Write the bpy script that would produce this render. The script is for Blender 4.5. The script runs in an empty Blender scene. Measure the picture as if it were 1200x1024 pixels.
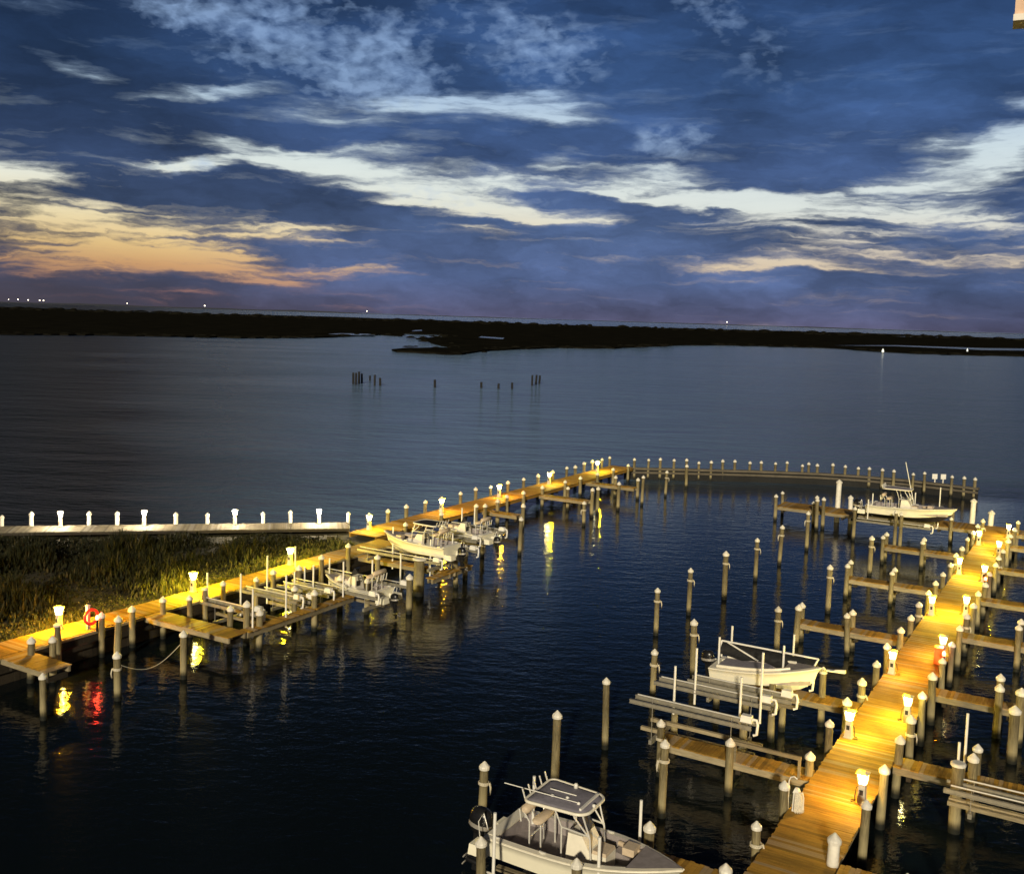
import bpy, math, random
from mathutils import Vector, Matrix
random.seed(7)
sc = bpy.context.scene
COL = sc.collection
R_ = math.radians

# ------------------------------------------------------------------ camera
CAM_H, FOC, CX, CY = 16.0, 1200.0, 600.0, 475.0
PITCH, ROLL = math.atan(103/1200), R_(1.77)
CAMR = Matrix.Rotation(math.pi/2 - PITCH, 3, 'X') @ Matrix.Rotation(ROLL, 3, 'Z')
CAMP = Vector((0, 0, CAM_H))
cd = bpy.data.cameras.new('camera'); cam = bpy.data.objects.new('camera', cd); COL.objects.link(cam)
cam.matrix_world = Matrix.Translation(CAMP) @ CAMR.to_4x4()
cd.sensor_fit = 'HORIZONTAL'; cd.sensor_width = 36; cd.lens = 36*FOC/1200
cd.shift_y = -(512-CY)/1200
cd.clip_start = 0.1; cd.clip_end = 120000
sc.camera = cam

def ray(u, v): return CAMR @ Vector(((u-CX)/FOC, -(v-CY)/FOC, -1))
def at(u, v, z=0.0):
    d = ray(u, v); t = (z-CAM_H)/d.z
    return CAMP + d*t
def hgt(u, vb, vt, zb=0.0):
    P = at(u, vb, zb); d = ray(u, vt); t = math.hypot(P.x, P.y)/math.hypot(d.x, d.y)
    return CAM_H + t*d.z - zb

# marina frame: s runs out along the main dock, n runs to its right
ANG = R_(30.5)
A_ = Vector((math.sin(ANG), math.cos(ANG), 0)); N_ = Vector((math.cos(ANG), -math.sin(ANG), 0))
O_ = Vector((18.585, 44.7065, 0))
def W(s, n, z=0.0): return O_ + A_*s + N_*n + Vector((0, 0, z))
def SN(P):
    q = P - O_; return q.dot(A_), q.dot(N_)
RZ = -ANG

# ------------------------------------------------------------------ materials
def newmat(name):
    m = bpy.data.materials.new(name); m.use_nodes = True
    nt = m.node_tree; b = nt.nodes['Principled BSDF']
    return m, nt, b
def nd(nt, t, **kw):
    x = nt.nodes.new(t)
    for k, v in kw.items():
        if k.startswith('i_'): x.inputs[int(k[2:])].default_value = v
        else: setattr(x, k, v)
    return x
def mth(nt, op, a, b=None, c=None, clamp=False):
    x = nt.nodes.new('ShaderNodeMath'); x.operation = op; x.use_clamp = clamp
    for i, q in enumerate((a, b, c)):
        if q is None: continue
        if hasattr(q, 'is_linked') or hasattr(q, 'links'): nt.links.new(q, x.inputs[i])
        else: x.inputs[i].default_value = q
    return x.outputs[0]
def mixc(nt, f, a, b, blend='MIX'):
    x = nt.nodes.new('ShaderNodeMix'); x.data_type = 'RGBA'; x.blend_type = blend
    for s, q in ((x.inputs[0], f), (x.inputs[6], a), (x.inputs[7], b)):
        if hasattr(q, 'links'): nt.links.new(q, s)
        elif isinstance(q, (int, float)): s.default_value = q
        else: s.default_value = (*q, 1)
    return x.outputs[2]
def ramp(nt, f, stops, interp='LINEAR'):
    x = nt.nodes.new('ShaderNodeValToRGB'); r = x.color_ramp; r.interpolation = interp
    while len(r.elements) < len(stops): r.elements.new(0.5)
    for e, (p, c) in zip(r.elements, stops):
        e.position = p; e.color = (*c, 1) if not isinstance(c, (int, float)) else (c, c, c, 1)
    if f is not None: nt.links.new(f, x.inputs[0])
    return x.outputs[0]
def noise(nt, vec, scale, detail=4, rough=.55):
    x = nd(nt, 'ShaderNodeTexNoise'); x.inputs['Scale'].default_value = scale
    x.inputs['Detail'].default_value = detail; x.inputs['Roughness'].default_value = rough
    if vec is not None: nt.links.new(vec, x.inputs['Vector'])
    return x
def mapv(nt, vec, loc=(0,0,0), rot=(0,0,0), scale=(1,1,1), vt='POINT'):
    x = nd(nt, 'ShaderNodeMapping', vector_type=vt)
    x.inputs['Location'].default_value = loc; x.inputs['Rotation'].default_value = rot; x.inputs['Scale'].default_value = scale
    nt.links.new(vec, x.inputs['Vector']); return x.outputs[0]
def bump(nt, h, dist, strength=1.0):
    x = nd(nt, 'ShaderNodeBump'); x.inputs['Strength'].default_value = strength; x.inputs['Distance'].default_value = dist
    nt.links.new(h, x.inputs['Height']); return x.outputs[0]

def plain(name, col, rough=.5, metal=0.0, var=.12, nscale=6, bmp=0.0, spec=.5):
    m, nt, b = newmat(name)
    tc = nd(nt, 'ShaderNodeTexCoord')
    n1 = noise(nt, tc.outputs['Object'], nscale, 5)
    lo = tuple(c*(1-var*1.6) for c in col); hi = tuple(min(1, c*(1+var)) for c in col)
    c = ramp(nt, n1.outputs['Fac'], [(.3, lo), (.7, hi)])
    nt.links.new(c, b.inputs['Base Color'])
    r = ramp(nt, n1.outputs['Fac'], [(.3, min(1, rough*1.25)), (.7, rough*.85)])
    nt.links.new(r, b.inputs['Roughness'])
    b.inputs['Metallic'].default_value = metal; b.inputs['Specular IOR Level'].default_value = spec
    if bmp: nt.links.new(bump(nt, n1.outputs['Fac'], bmp), b.inputs['Normal'])
    return m

def wood(name, lo, hi, tide=False, plank=None, rough=.75):
    """weathered timber; plank = width of the boards along local y"""
    m, nt, b = newmat(name)
    tc = nd(nt, 'ShaderNodeTexCoord'); ob = tc.outputs['Object']
    geo = nd(nt, 'ShaderNodeNewGeometry'); oi = nd(nt, 'ShaderNodeObjectInfo')
    if tide: grain_v = mapv(nt, ob, scale=(14, 14, 1.2))
    else: grain_v = mapv(nt, ob, scale=(1.2, 9, 9))
    g = noise(nt, grain_v, 2.2, 6, .65)
    blot = noise(nt, ob, .8, 4)
    f = mth(nt, 'ADD', mth(nt, 'MULTIPLY', g.outputs['Fac'], .65), mth(nt, 'MULTIPLY', blot.outputs['Fac'], .35))
    c = ramp(nt, f, [(.34, lo), (.66, hi)])
    if plank:
        rnd = geo.outputs['Random Per Island']
        st = noise(nt, ob, .35, 6, .65)
        c = mixc(nt, 1.0, c, ramp(nt, st.outputs['Fac'], [(.32, .62), (.55, 1.0), (.75, 1.12)]), 'MULTIPLY')
        k = ramp(nt, rnd, [(0, .58), (.3, .85), (.7, 1.0), (1, 1.3)])
        c = mixc(nt, 1.0, c, k, 'MULTIPLY')
        grey = mth(nt, 'GREATER_THAN', rnd, .86)
        c = mixc(nt, mth(nt, 'MULTIPLY', grey, .5), c, tuple(sum(hi)/3*.8 for _ in range(3)))
    else:
        k = ramp(nt, oi.outputs['Random'], [(0, .72), (1, 1.2)])
        c = mixc(nt, 1.0, c, k, 'MULTIPLY')
    if tide:
        sx = nd(nt, 'ShaderNodeSeparateXYZ'); nt.links.new(ob, sx.inputs[0])
        z = mth(nt, 'ADD', sx.outputs['Z'], mth(nt, 'MULTIPLY', mth(nt, 'SUBTRACT', blot.outputs['Fac'], .5), .35))
        # bleached salt zone above, black wet algae band at the water
        pale = ramp(nt, mth(nt, 'MULTIPLY', z, .4), [(.10, 0.0), (.18, 1.0), (.42, .25), (.6, 0.0)])
        c = mixc(nt, mth(nt, 'MULTIPLY', pale, .55), c, (.42, .36, .20))
        wet = ramp(nt, z, [(.12, 1.0), (.34, 0.0)])
        c = mixc(nt, wet, c, (.012, .013, .009))
    nt.links.new(c, b.inputs['Base Color'])
    b.inputs['Roughness'].default_value = rough
    b.inputs['Specular IOR Level'].default_value = .3
    nt.links.new(bump(nt, g.outputs['Fac'], .012, .7), b.inputs['Normal'])
    return m

def emis(name, col, strength):
    m, nt, b = newmat(name)
    b.inputs['Base Color'].default_value = (.8, .8, .8, 1)
    b.inputs['Emission Color'].default_value = (*col, 1); b.inputs['Emission Strength'].default_value = strength
    return m

M = {}
M['pile'] = wood('pile_timber', (.07, .055, .028), (.28, .235, .125), tide=True)
M['deck'] = wood('deck_boards', (.27, .145, .022), (.48, .275, .042), plank=True)
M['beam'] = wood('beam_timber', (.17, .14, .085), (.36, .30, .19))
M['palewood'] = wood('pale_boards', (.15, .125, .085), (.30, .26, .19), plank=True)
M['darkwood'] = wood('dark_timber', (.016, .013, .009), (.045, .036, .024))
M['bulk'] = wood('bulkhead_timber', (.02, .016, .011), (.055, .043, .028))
M['breakw'] = wood('breakwater_timber', (.06, .052, .04), (.14, .12, .09))
M['oldpile'] = wood('old_timber', (.008, .008, .008), (.02, .02, .02))
M['cap'] = plain('white_cap_plastic', (.74, .71, .63), .4, var=.10, nscale=9)
M['pvc'] = plain('white_pvc', (.80, .78, .72), .35, var=.06, nscale=3)
M['wrap'] = plain('white_pile_wrap', (.78, .75, .66), .45, var=.1, nscale=4)
M['hull'] = plain('cream_gelcoat', (.86, .82, .66), .22, var=.035, nscale=2)
M['gelwhite'] = plain('white_gelcoat', (.84, .79, .66), .3, var=.05, nscale=4)
M['nonskid'] = plain('grey_nonskid_deck', (.30, .265, .265), .65, var=.12, nscale=5, bmp=.003)
M['vinyl'] = plain('tan_vinyl', (.62, .50, .36), .5, var=.08, nscale=8)
M['canvas'] = plain('grey_canvas', (.24, .225, .27), .8, var=.12, nscale=7, bmp=.004)
M['darkcanvas'] = plain('dark_canvas', (.010, .010, .011), .8, var=.2, nscale=7, bmp=.01)
M['pipe'] = plain('aluminium_pipe', (.78, .76, .70), .3, .35, var=.05)
M['alu'] = plain('aluminium_beam', (.27, .25, .20), .45, .2, var=.16, nscale=5)
M['black'] = plain('black_cowling', (.012, .012, .013), .25, var=.2)
M['silver'] = plain('silver_band', (.5, .47, .42), .35, .5, var=.1)
M['antifoul'] = plain('dark_bottom_paint', (.02, .015, .02), .7, var=.3)
M['rope'] = plain('pale_rope', (.68, .62, .48), .8, var=.25, nscale=40, bmp=.006)
M['ped'] = plain('pedestal_plastic', (.66, .58, .46), .45, var=.08, nscale=6)
M['dark'] = plain('dark_plastic', (.02, .02, .02), .5, var=.2)
M['orange'] = plain('orange_box_paint', (.75, .13, .03), .45, var=.12)
M['red'] = plain('red_ring_foam', (.65, .05, .03), .5, var=.12)
M['peach'] = plain('peach_stucco', (.72, .50, .36), .85, var=.06, nscale=30, bmp=.004)
M['stuccowhite'] = plain('white_soffit', (.8, .74, .66), .7, var=.05)
m, nt, b = newmat('tinted_windscreen'); M['glass'] = m
b.inputs['Base Color'].default_value = (.03, .03, .035, 1); b.inputs['Roughness'].default_value = .06

# ------------------------------------------------------------------ mesh builder
class MB:
    def __init__(self): self.v = []; self.f = []; self.mi = []; self.sm = []
    def add(self, vs, fs, mi=0, smooth=False):
        o = len(self.v); self.v += [tuple(p) for p in vs]
        for f in fs: self.f.append(tuple(i+o for i in f)); self.mi.append(mi); self.sm.append(smooth)
    def box(self, c, s, mi=0, rz=0.0, taper=1.0, ry=0.0):
        hx, hy, hz = s[0]/2, s[1]/2, s[2]/2
        rot = Matrix.Rotation(rz, 3, 'Z') @ Matrix.Rotation(ry, 3, 'Y')
        vs = []
        for z in (-1, 1):
            k = taper if z > 0 else 1
            for x, y in ((-1, -1), (1, -1), (1, 1), (-1, 1)):
                vs.append(Vector(c) + rot @ Vector((x*hx*k, y*hy*k, z*hz)))
        self.add(vs, [(3, 2, 1, 0), (4, 5, 6, 7), (0, 1, 5, 4), (1, 2, 6, 5), (2, 3, 7, 6), (3, 0, 4, 7)], mi)
    def bar(self, p0, p1, w, h, mi=0):
        p0, p1 = Vector(p0), Vector(p1); d = p1-p0
        x = d.normalized(); up = Vector((0, 0, 1))
        if abs(x.z) > .99: up = Vector((0, 1, 0))
        y = up.cross(x).normalized(); z = x.cross(y)
        vs = [q + y*(sy*w/2) + z*(sz*h/2) for q in (p0, p1) for sy, sz in ((-1, -1), (1, -1), (1, 1), (-1, 1))]
        self.add(vs, [(0, 3, 2, 1), (4, 5, 6, 7), (0, 1, 5, 4), (1, 2, 6, 5), (2, 3, 7, 6), (3, 0, 4, 7)], mi)
    def tube(self, pts, r, n=8, mi=0, caps=True, rs=None, closed=False):
        pts = [Vector(p) for p in pts]; k = len(pts); vs = []; prev = None
        for i, p in enumerate(pts):
            if closed: t = (pts[(i+1) % k]-pts[i-1])
            else: t = pts[min(i+1, k-1)]-pts[max(i-1, 0)]
            t = t.normalized()
            if prev is None:
                a = Vector((0, 0, 1)) if abs(t.z) < .9 else Vector((1, 0, 0))
                u = t.cross(a).normalized()
            else: u = (prev - t*prev.dot(t)).normalized()
            prev = u; w = t.cross(u); rr = rs[i] if rs else r
            for j in range(n):
                an = 2*math.pi*j/n; vs.append(p + u*(rr*math.cos(an)) + w*(rr*math.sin(an)))
        fs = []
        for i in range(k if closed else k-1):
            i2 = (i+1) % k
            for j in range(n):
                j2 = (j+1) % n; fs.append((i*n+j, i*n+j2, i2*n+j2, i2*n+j))
        self.add(vs, fs, mi, True)
        if caps and not closed:
            self.add(vs[:n], [tuple(range(n))[::-1]], mi); self.add(vs[-n:], [tuple(range(n))], mi)
    def lathe(self, prof, n=12, c=(0, 0, 0), mi=0, smooth=True):
        vs = []; fs = []
        for r, z in prof:
            for j in range(n):
                an = 2*math.pi*j/n; vs.append((c[0]+r*math.cos(an), c[1]+r*math.sin(an), c[2]+z))
        for i in range(len(prof)-1):
            for j in range(n):
                j2 = (j+1) % n; fs.append((i*n+j, i*n+j2, (i+1)*n+j2, (i+1)*n+j))
        fs.append(tuple(range(n))[::-1]); fs.append(tuple((len(prof)-1)*n+j for j in range(n)))
        self.add(vs, fs, mi, smooth)
    def loft(self, secs, mi=0, smooth=True, closed=False, flip=False):
        n = len(secs[0]); vs = [p for s in secs for p in s]; fs = []
        for i in range(len(secs)-1):
            for j in range(n if closed else n-1):
                j2 = (j+1) % n; q = (i*n+j, (i+1)*n+j, (i+1)*n+j2, i*n+j2)
                fs.append(q[::-1] if flip else q)
        self.add(vs, fs, mi, smooth)
    def prism(self, poly, z0, z1, mi=0):
        n = len(poly); vs = [(p[0], p[1], z0) for p in poly] + [(p[0], p[1], z1) for p in poly]
        fs = [tuple(range(n))[::-1], tuple(range(n, 2*n))] + [(i, (i+1) % n, n+(i+1) % n, n+i) for i in range(n)]
        self.add(vs, fs, mi)
    def mesh(self, name, mats):
        me = bpy.data.meshes.new(name); me.from_pydata(self.v, [], self.f); me.update()
        for m in (mats if isinstance(mats, (list, tuple)) else [mats]): me.materials.append(M[m] if isinstance(m, str) else m)
        me.polygons.foreach_set('material_index', self.mi); me.polygons.foreach_set('use_smooth', self.sm)
        return me
    def build(self, name, mats, parent=None, loc=(0, 0, 0), rz=0.0):
        o = bpy.data.objects.new(name, self.mesh(name, mats)); COL.objects.link(o)
        o.location = loc; o.rotation_euler[2] = rz
        if parent is not None: o.parent = parent
        return o
def empty(name, loc, rz=0.0):
    o = bpy.data.objects.new(name, None); COL.objects.link(o); o.location = loc; o.rotation_euler[2] = rz; o.empty_display_size = .3
    return o
def tag(o, label, cat, group=None, kind=None):
    o['label'] = label; o['category'] = cat
    if group: o['group'] = group
    if kind: o['kind'] = kind
    return o
def child(name, me, parent, loc=(0, 0, 0), rz=0.0):
    o = bpy.data.objects.new(name, me); COL.objects.link(o); o.parent = parent; o.location = loc; o.rotation_euler[2] = rz
    return o
ORD = ['', 'first', 'second', 'third', 'fourth', 'fifth', 'sixth', 'seventh', 'eighth', 'ninth', 'tenth', 'eleventh', 'twelfth', 'thirteenth', 'fourteenth',
       'fifteenth', 'sixteenth', 'seventeenth', 'eighteenth', 'nineteenth', 'twentieth', 'twenty-first', 'twenty-second', 'twenty-third', 'twenty-fourth', 'twenty-fifth',
       'twenty-sixth', 'twenty-seventh', 'twenty-eighth', 'twenty-ninth', 'thirtieth', 'thirty-first', 'thirty-second', 'thirty-third', 'thirty-fourth', 'thirty-fifth', 'thirty-sixth']

# ------------------------------------------------------------------ pilings
cm = MB(); cm.lathe([(.165, -.06), (.172, .02), (.16, .05), (.02, .20), (0.001, .205)], 12, smooth=False); CAPM = cm.mesh('cap', 'cap')
cm = MB(); cm.lathe([(.175, -.02), (.175, .05), (.14, .07)], 12, smooth=False); FLATM = cm.mesh('cap', 'cap')
def rope_mesh(side):
    r = MB()
    for k in range(3):
        r.tube([(.165*math.cos(t*.5236), .165*math.sin(t*.5236), k*.035+.006*math.sin(t)) for t in range(12)], .016, 5, closed=True)
    x = .19*side
    r.tube([(x, -.03, .05), (x*1.2, -.06, -.12), (x*1.1, -.05, -.34), (x*1.25, -.02, -.12), (x*1.05, .02, .04)], .028, 6)
    return r.mesh('rope', 'rope')
ROPES = [rope_mesh(1), rope_mesh(-1)]
PILE_N = [0]
def piling(P, h, label, group, r=.135, cap='cone', rope=None, mat='pile', ropez=.55, name='piling', cat='piling', below=1.2, lean=None):
    """P: foot at the water (or deck); h: top of the timber above P"""
    rng = random.Random(PILE_N[0]*13+5); PILE_N[0] += 1
    h += rng.uniform(-.10, .10); r *= rng.uniform(.9, 1.12)
    h = max(h-.2, .3) if cap == 'cone' else h
    m = MB(); prof = []; nz = 7
    for i in range(nz+1):
        z = -below + (h+below)*i/nz
        prof.append((r*(1.08-.10*i/nz+rng.uniform(-.03, .03)), z))
    m.lathe(prof, 11)
    o = m.build(name, mat, None, P, rng.uniform(0, 6.28))
    lx, ly = (rng.gauss(0, .016), rng.gauss(0, .016)) if lean is None else lean
    o.rotation_euler = (lx, ly, o.rotation_euler[2])
    tag(o, label, cat, group)
    if cap:
        c = child('cap', CAPM if cap == 'cone' else FLATM, o, (0, 0, h)); k = r/.135; c.scale = (k, k, min(k, 1.15))
    if rope is not None:
        q = child('rope', ROPES[0 if rope > 0 else 1], o, (0, 0, h-ropez), -o.rotation_euler[2])
    return o

# ------------------------------------------------------------------ lamps and pedestals
LK = 1.9
EM = {}
def lampmat(key, col, s):
    if key not in EM: EM[key] = emis('lit_lens_'+key, col, s)
    return EM[key]
def pedestal(P, faceN, key, lens_col, light_col, watts, label, group='power pedestals with lit lanterns', zl=.86, both=False):
    """dock power pedestal; faceN = world direction of the deck"""
    rz = math.atan2(faceN.y, faceN.x); pr_ = random.Random(int(P.x*977+P.y*131)); rz += pr_.uniform(-.12, .12); watts *= pr_.uniform(.75, 1.25)
    e = empty('dock_pedestal', P, rz); tag(e, label, 'dock pedestal', group)
    b = MB(); b.box((0, 0, .02), (.30, .30, .04)); b.build('base', 'ped', e)
    b = MB(); b.box((0, 0, .34), (.24, .24, .60), taper=.8); b.box((0, 0, .655), (.23, .23, .03))
    body = b.build('body', 'ped', e)
    for s in (-1, 1):
        q = MB(); q.box((0, s*.122, .40), (.11, .03, .16)); q.box((0, s*.142, .47), (.13, .03, .02)); q.build('outlet', 'dark', body)
    g = MB(); g.tube([(.125, -.05, .52), (.2, -.06, .45), (.22, 0, .2), (.2, .07, .06), (.3, .1, .03), (.34, -.05, .03), (.2, -.1, .03)], .014, 5); g.build('cord', 'dark', e)
    b = MB()
    for x, y in ((-1, -1), (1, -1), (1, 1), (-1, 1)): b.bar((x*.10, y*.10, .66), (x*.15, y*.15, zl+.12), .015, .015)
    fr = b
    b = MB(); b.box((0, 0, zl-.03), (.20, .20, .26), taper=1.0)
    b.v = [(x*(1+.35*(z-zl)/.13), y*(1+.35*(z-zl)/.13), z) for x, y, z in b.v]
    b.build('lens', lampmat(key, lens_col, 150), e)
    b = fr; b.box((0, 0, zl+.135), (.36, .36, .03)); b.box((0, 0, zl+.17), (.30, .30, .04), taper=.4); b.build('lantern_cap', 'ped', e)
    ld = bpy.data.lights.new('lantern_light', 'POINT'); ld.energy = watts*LK; ld.color = light_col; ld.shadow_soft_size = .07
    lo = bpy.data.objects.new('lantern_light', ld); COL.objects.link(lo); lo.parent = e; lo.location = (.32, 0, zl+.26)
    if both:
        ld.energy *= .55
        l2 = bpy.data.objects.new('lantern_light', ld); COL.objects.link(l2); l2.parent = e; l2.location = (-.32, 0, zl+.26)
    return e

# ------------------------------------------------------------------ docks
def boards(m, x0, x1, y0, y1, z, w=.14, th=.045, along='y', over=.06):
    """planks crossing the deck; the deck runs along y (or x)"""
    rng = random.Random(int(abs(x0*91+y0*37+y1*11))+3)
    L0, L1 = (y0, y1) if along == 'y' else (x0, x1); p = L0
    while p < L1 - .03:
        q = min(p+w-.009, L1); zz = z - th/2 + rng.uniform(-.004, .004)
        e0, e1 = rng.uniform(-.03, .03), rng.uniform(-.03, .03)
        if along == 'y': m.box(((x0+x1+e0+e1)/2, (p+q)/2, zz), (x1-x0+2*over+e1-e0, q-p, th))
        else: m.box(((p+q)/2, (y0+y1+e0+e1)/2, zz), (q-p, y1-y0+2*over+e1-e0, th))
        p += w
def dock(name, label, cat, s0, s1, n0, n1, z=1.2, along='s', group=None, beammat='beam', deckmat='deck', braces=True):
    """timber dock in the marina frame: local x = n, local y = s"""
    e = empty(name, W(s0, n0, 0), RZ); tag(e, label, cat, group)
    L, B = s1-s0, n1-n0
    m = MB(); boards(m, 0, B, 0, L, z, along='y' if along == 's' else 'x'); m.build('deck_boards', deckmat, e)
    if along == 's':
        for x in (0.06, B-.06): q = MB(); q.box((x, L/2, z-.045-.13), (.10, L-.02, .26)); q.build('stringer', beammat, e)
    else:
        for y in (0.03, L-.03): q = MB(); q.box((B/2, y, z-.045-.12), (B, .10, .24)); q.build('stringer', beammat, e)
    if braces:
        q = MB()
        if along == 's':
            y = 1.0
            while y < L: q.box((B/2, y, z-.42), (B-.3, .16, .22)); y += 2.75
        else:
            x = .5
            while x < B: q.box((x, L/2, z-.40), (.16, max(L-.2, .3), .2)); x += 2.4
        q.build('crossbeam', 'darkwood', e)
    return e

# main dock
dock('dock', 'long main dock of orange brown boards running away on the right', 'dock', -40, 37.8, -1.0, .95)
dock('pier', 'wide plank pier turning right at the near end of the main dock', 'pier', -23.4, -19.7, 1.05, 6.5, z=1.196, along='n', group='finger piers')
dock('pier', 'long plank pier at the far end of the main dock behind the moored boat', 'pier', 35.1, 37.7, -16.7, -1.1, z=1.196, along='n', group='finger piers')
dock('pier', 'short plank pier going right from the far end of the main dock', 'pier', 35.4, 37.4, 1.05, 7, z=1.196, along='n', group='finger piers')
LF = [(24.55, 'pier left of the main dock, nearest the boat at the end pier', -6.3), (13.75, 'pier on the left of the main dock, second from its far end', -6.3), (2.85, 'pier left of the main dock just beyond the small boat on its lift', -6.3),
      (-7.55, 'pier partly hidden by the small boat on its lift, left of the main dock', -6.3), (-14.85, 'pier with a side rail in front of the empty boat lift', -6.4), (-22.75, 'pier behind the bow of the big centre console boat at the bottom', -6.3)]
for s, l, n0 in LF: dock('pier', 'finger '+l, 'pier', s, s+.82, n0, -1.1, z=1.196, along='n', group='finger piers')
RF = [(-12.05, 'nearest, beside the tall white pole'), (-3.9, 'lit reddish, halfway up the right edge'), (5.4, 'just beyond the red lamp box'), (13.4, 'with the red reflection in front'), (22.2, 'third from the far end'), (30.2, 'second from the far end')]
for s, l in RF: dock('pier', 'finger pier right of the main dock, '+l, 'pier', s, s+.82, 1.05, 6.4, z=1.196, along='n', group='finger piers')

PG = 'white capped pilings along the main dock'
LS = [-25.6, -22.9, -20.1, -17.3, -14.5, -11.7, -9.0, -6.3, -3.6, -1.0, 1.9, 4.6, 7.3, 9.9, 12.8, 15.6, 18.4, 21.1, 23.9, 26.8, 29.5, 32.3, 35.0]
for i, s in enumerate(LS):
    piling(W(s, -1.2), 2.1, 'white capped piling on the left edge of the main dock, %s from its near end' % ORD[i+1], PG, rope=(1 if i % 5 == 2 else None))
RS = [-17.1, -14.4, -11.8, -9.2, -6.6, -4.1, -1.3, 1.2, 3.8, 6.4, 9.0, 11.7, 14.2, 17.2, 20.2, 22.5, 25, 27.9, 30.5, 33, 35.8]
for i, s in enumerate(RS):
    piling(W(s, 1.13), 2.1, 'weathered piling right of the main dock, %s beyond the white wrapped corner post' % ORD[i+1], PG, rope=(1 if i % 6 == 3 else None))
piling(W(-19.85, .86, 1.2), .92, 'fat white wrapped corner post where the near pier turns right', 'white wrapped pilings', r=.15, mat='wrap', below=.02)

FG = 'pilings of the finger piers'
for i, (s, nm) in enumerate(((24.55, 'far'), (13.75, 'middle'), (2.85, 'near'))):
    who = ['far left finger pier', 'middle left finger pier', 'pier beyond the small boat'][i]
    for nn, w2 in ((-6.25, 'outer end'), (-3.72, 'middle')):
        piling(W(s-.1, nn), 2.1, 'near piling of the pair at the %s of the %s' % (w2, who), FG)
        piling(W(s+.92, nn), 2.1, 'far piling of the pair at the %s of the %s' % (w2, who), FG)
piling(W(-14.9, -6.26), 2.1, 'piling at the outer end of the railed finger pier', FG, rope=1)
piling(W(-14.95, -3.73), 2.1, 'piling halfway along the railed finger pier', FG)
piling(W(-22.0, -3.74), 2.1, 'short capped piling behind the bow of the big centre console boat', FG)
for i, (s, d) in enumerate(((-12.05, 'nearest finger pier on the right'), (-3.9, 'reddish finger pier on the right'), (5.4, 'finger pier beyond the red lamp box'), (13.4, 'fourth finger pier on the right'))):
    piling(W(s-.1, 3.55), 2.25, 'near side piling halfway along the '+d, FG)
    piling(W(s+.92, 3.55), 2.25, 'far side piling halfway along the '+d, FG)
piling(W(-6.3, 4.3), 2.15, 'thick piling carrying a lift motor between the right finger piers', FG, r=.17)
piling(W(-4.5, 4.35), 2.2, 'thick piling with white cap at the right edge of the picture', FG, r=.17)
piling(W(-13.3, 3.2), 2.3, 'thick bare piling at bottom right beside the tall white pole', FG, r=.17, cap='flat')
piling(W(-20.8, 2.93), 2.1, 'white cap of a piling at the very bottom, left of two', FG)
piling(W(-19.9, 4.42), 2.1, 'white cap of a piling at the very bottom, right of two', FG)
# rail on the near edge of the railed pier
e = empty('rail', W(-14.9, -3.6, 0), RZ); tag(e, 'pale timber rail between two pilings above the finger pier', 'rail')
m = MB(); m.box((1.1, 0, 1.86), (2.3, .09, .12)); m.build('handrail', 'beam', e)
m = MB(); m.box((.02, .0, 1.5), (.09, .07, .62)); m.build('bracket', 'beam', e)
m = MB(); m.box((2.2, .0, 1.5), (.09, .07, .62)); m.build('bracket', 'beam', e)

# free standing mooring piles (u, v top, v foot)
MG = 'free standing mooring pilings in the basin'
for u, vt, vb, l, ro in [
    (768.5, 686.5, 744, 'nearest in the diagonal row of tall mooring pilings', 1), (806.7, 666.5, 720, 'second nearest in the diagonal row of tall mooring pilings', 1),
    (848.4, 645.5, 702, 'third in the diagonal row of tall mooring pilings', 1), (885, 628, 680, 'fourth in the diagonal row of tall mooring pilings', 1),
    (913, 614, 662, 'fifth in the diagonal row of tall mooring pilings', -1), (945, 597, 645, 'last in the diagonal row, in front of the end pier', -1),
    (910, 710, 763, 'piling standing behind the small boat on its lift', 1), (812, 727, 792, 'thick piling just left of the small boat on its lift', 1),
    (764.5, 758, 816, 'piling left of the empty boat lift', 1), (1018.6, 626, 674, 'lone piling between the first two left finger piers', 1),
    (970, 662, 718, 'lone piling left of the second finger pier', 1), (709, 793, 877, 'lone piling in the dark water left of the empty boat lift', None),
    (650, 833, 918, 'lone piling behind the grey top of the big centre console boat', None), (565, 890, 955, 'piling behind the outboard of the big centre console boat', 1),
    (775, 862, 957, 'tall piling in front of the outer end of the railed pier', -1),
    (215, 739, 795, 'lone piling right of the red reflection on the left', None), (51, 788, 843, 'lone piling at the lower left edge of the picture', None),
    (138, 763, 820, 'nearer piling of two in line beside the red reflection', -1), (137, 722, 775, 'farther piling of two in line beside the red reflection', None),
    (684, 586, 616, 'piling at the tip of the second boardwalk finger pier', -1), (804, 545, 572, 'far piling in front of the breakwater', None), (779.6, 551, 582, 'piling left of the far one before the breakwater', 1),
    (608.6, 606, 650, 'piling in front of the first boardwalk finger pier', None), (724, 565, 598, 'piling before the third boardwalk finger pier', None), (752, 558, 592, 'tall piling at the tip of the third boardwalk finger pier', None),
    (693, 572, 606, 'left piling of two between the boardwalk finger piers', None), (700, 570, 602, 'right piling of two between the boardwalk finger piers', None)]:
    piling(at(u, vb), hgt(u, vb, vt), 'tall weathered mooring piling, '+l, MG, rope=ro)
for u, vt, vb, l in [(566, 977, 1030, 'beside the transom of the big centre console boat'), (676, 1009, 1062, 'in front of the hull of the big centre console boat')]:
    P = at(u, vt, 2.1); P.z = 0; piling(P, 2.1, 'white capped lift piling '+l, MG)
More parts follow.
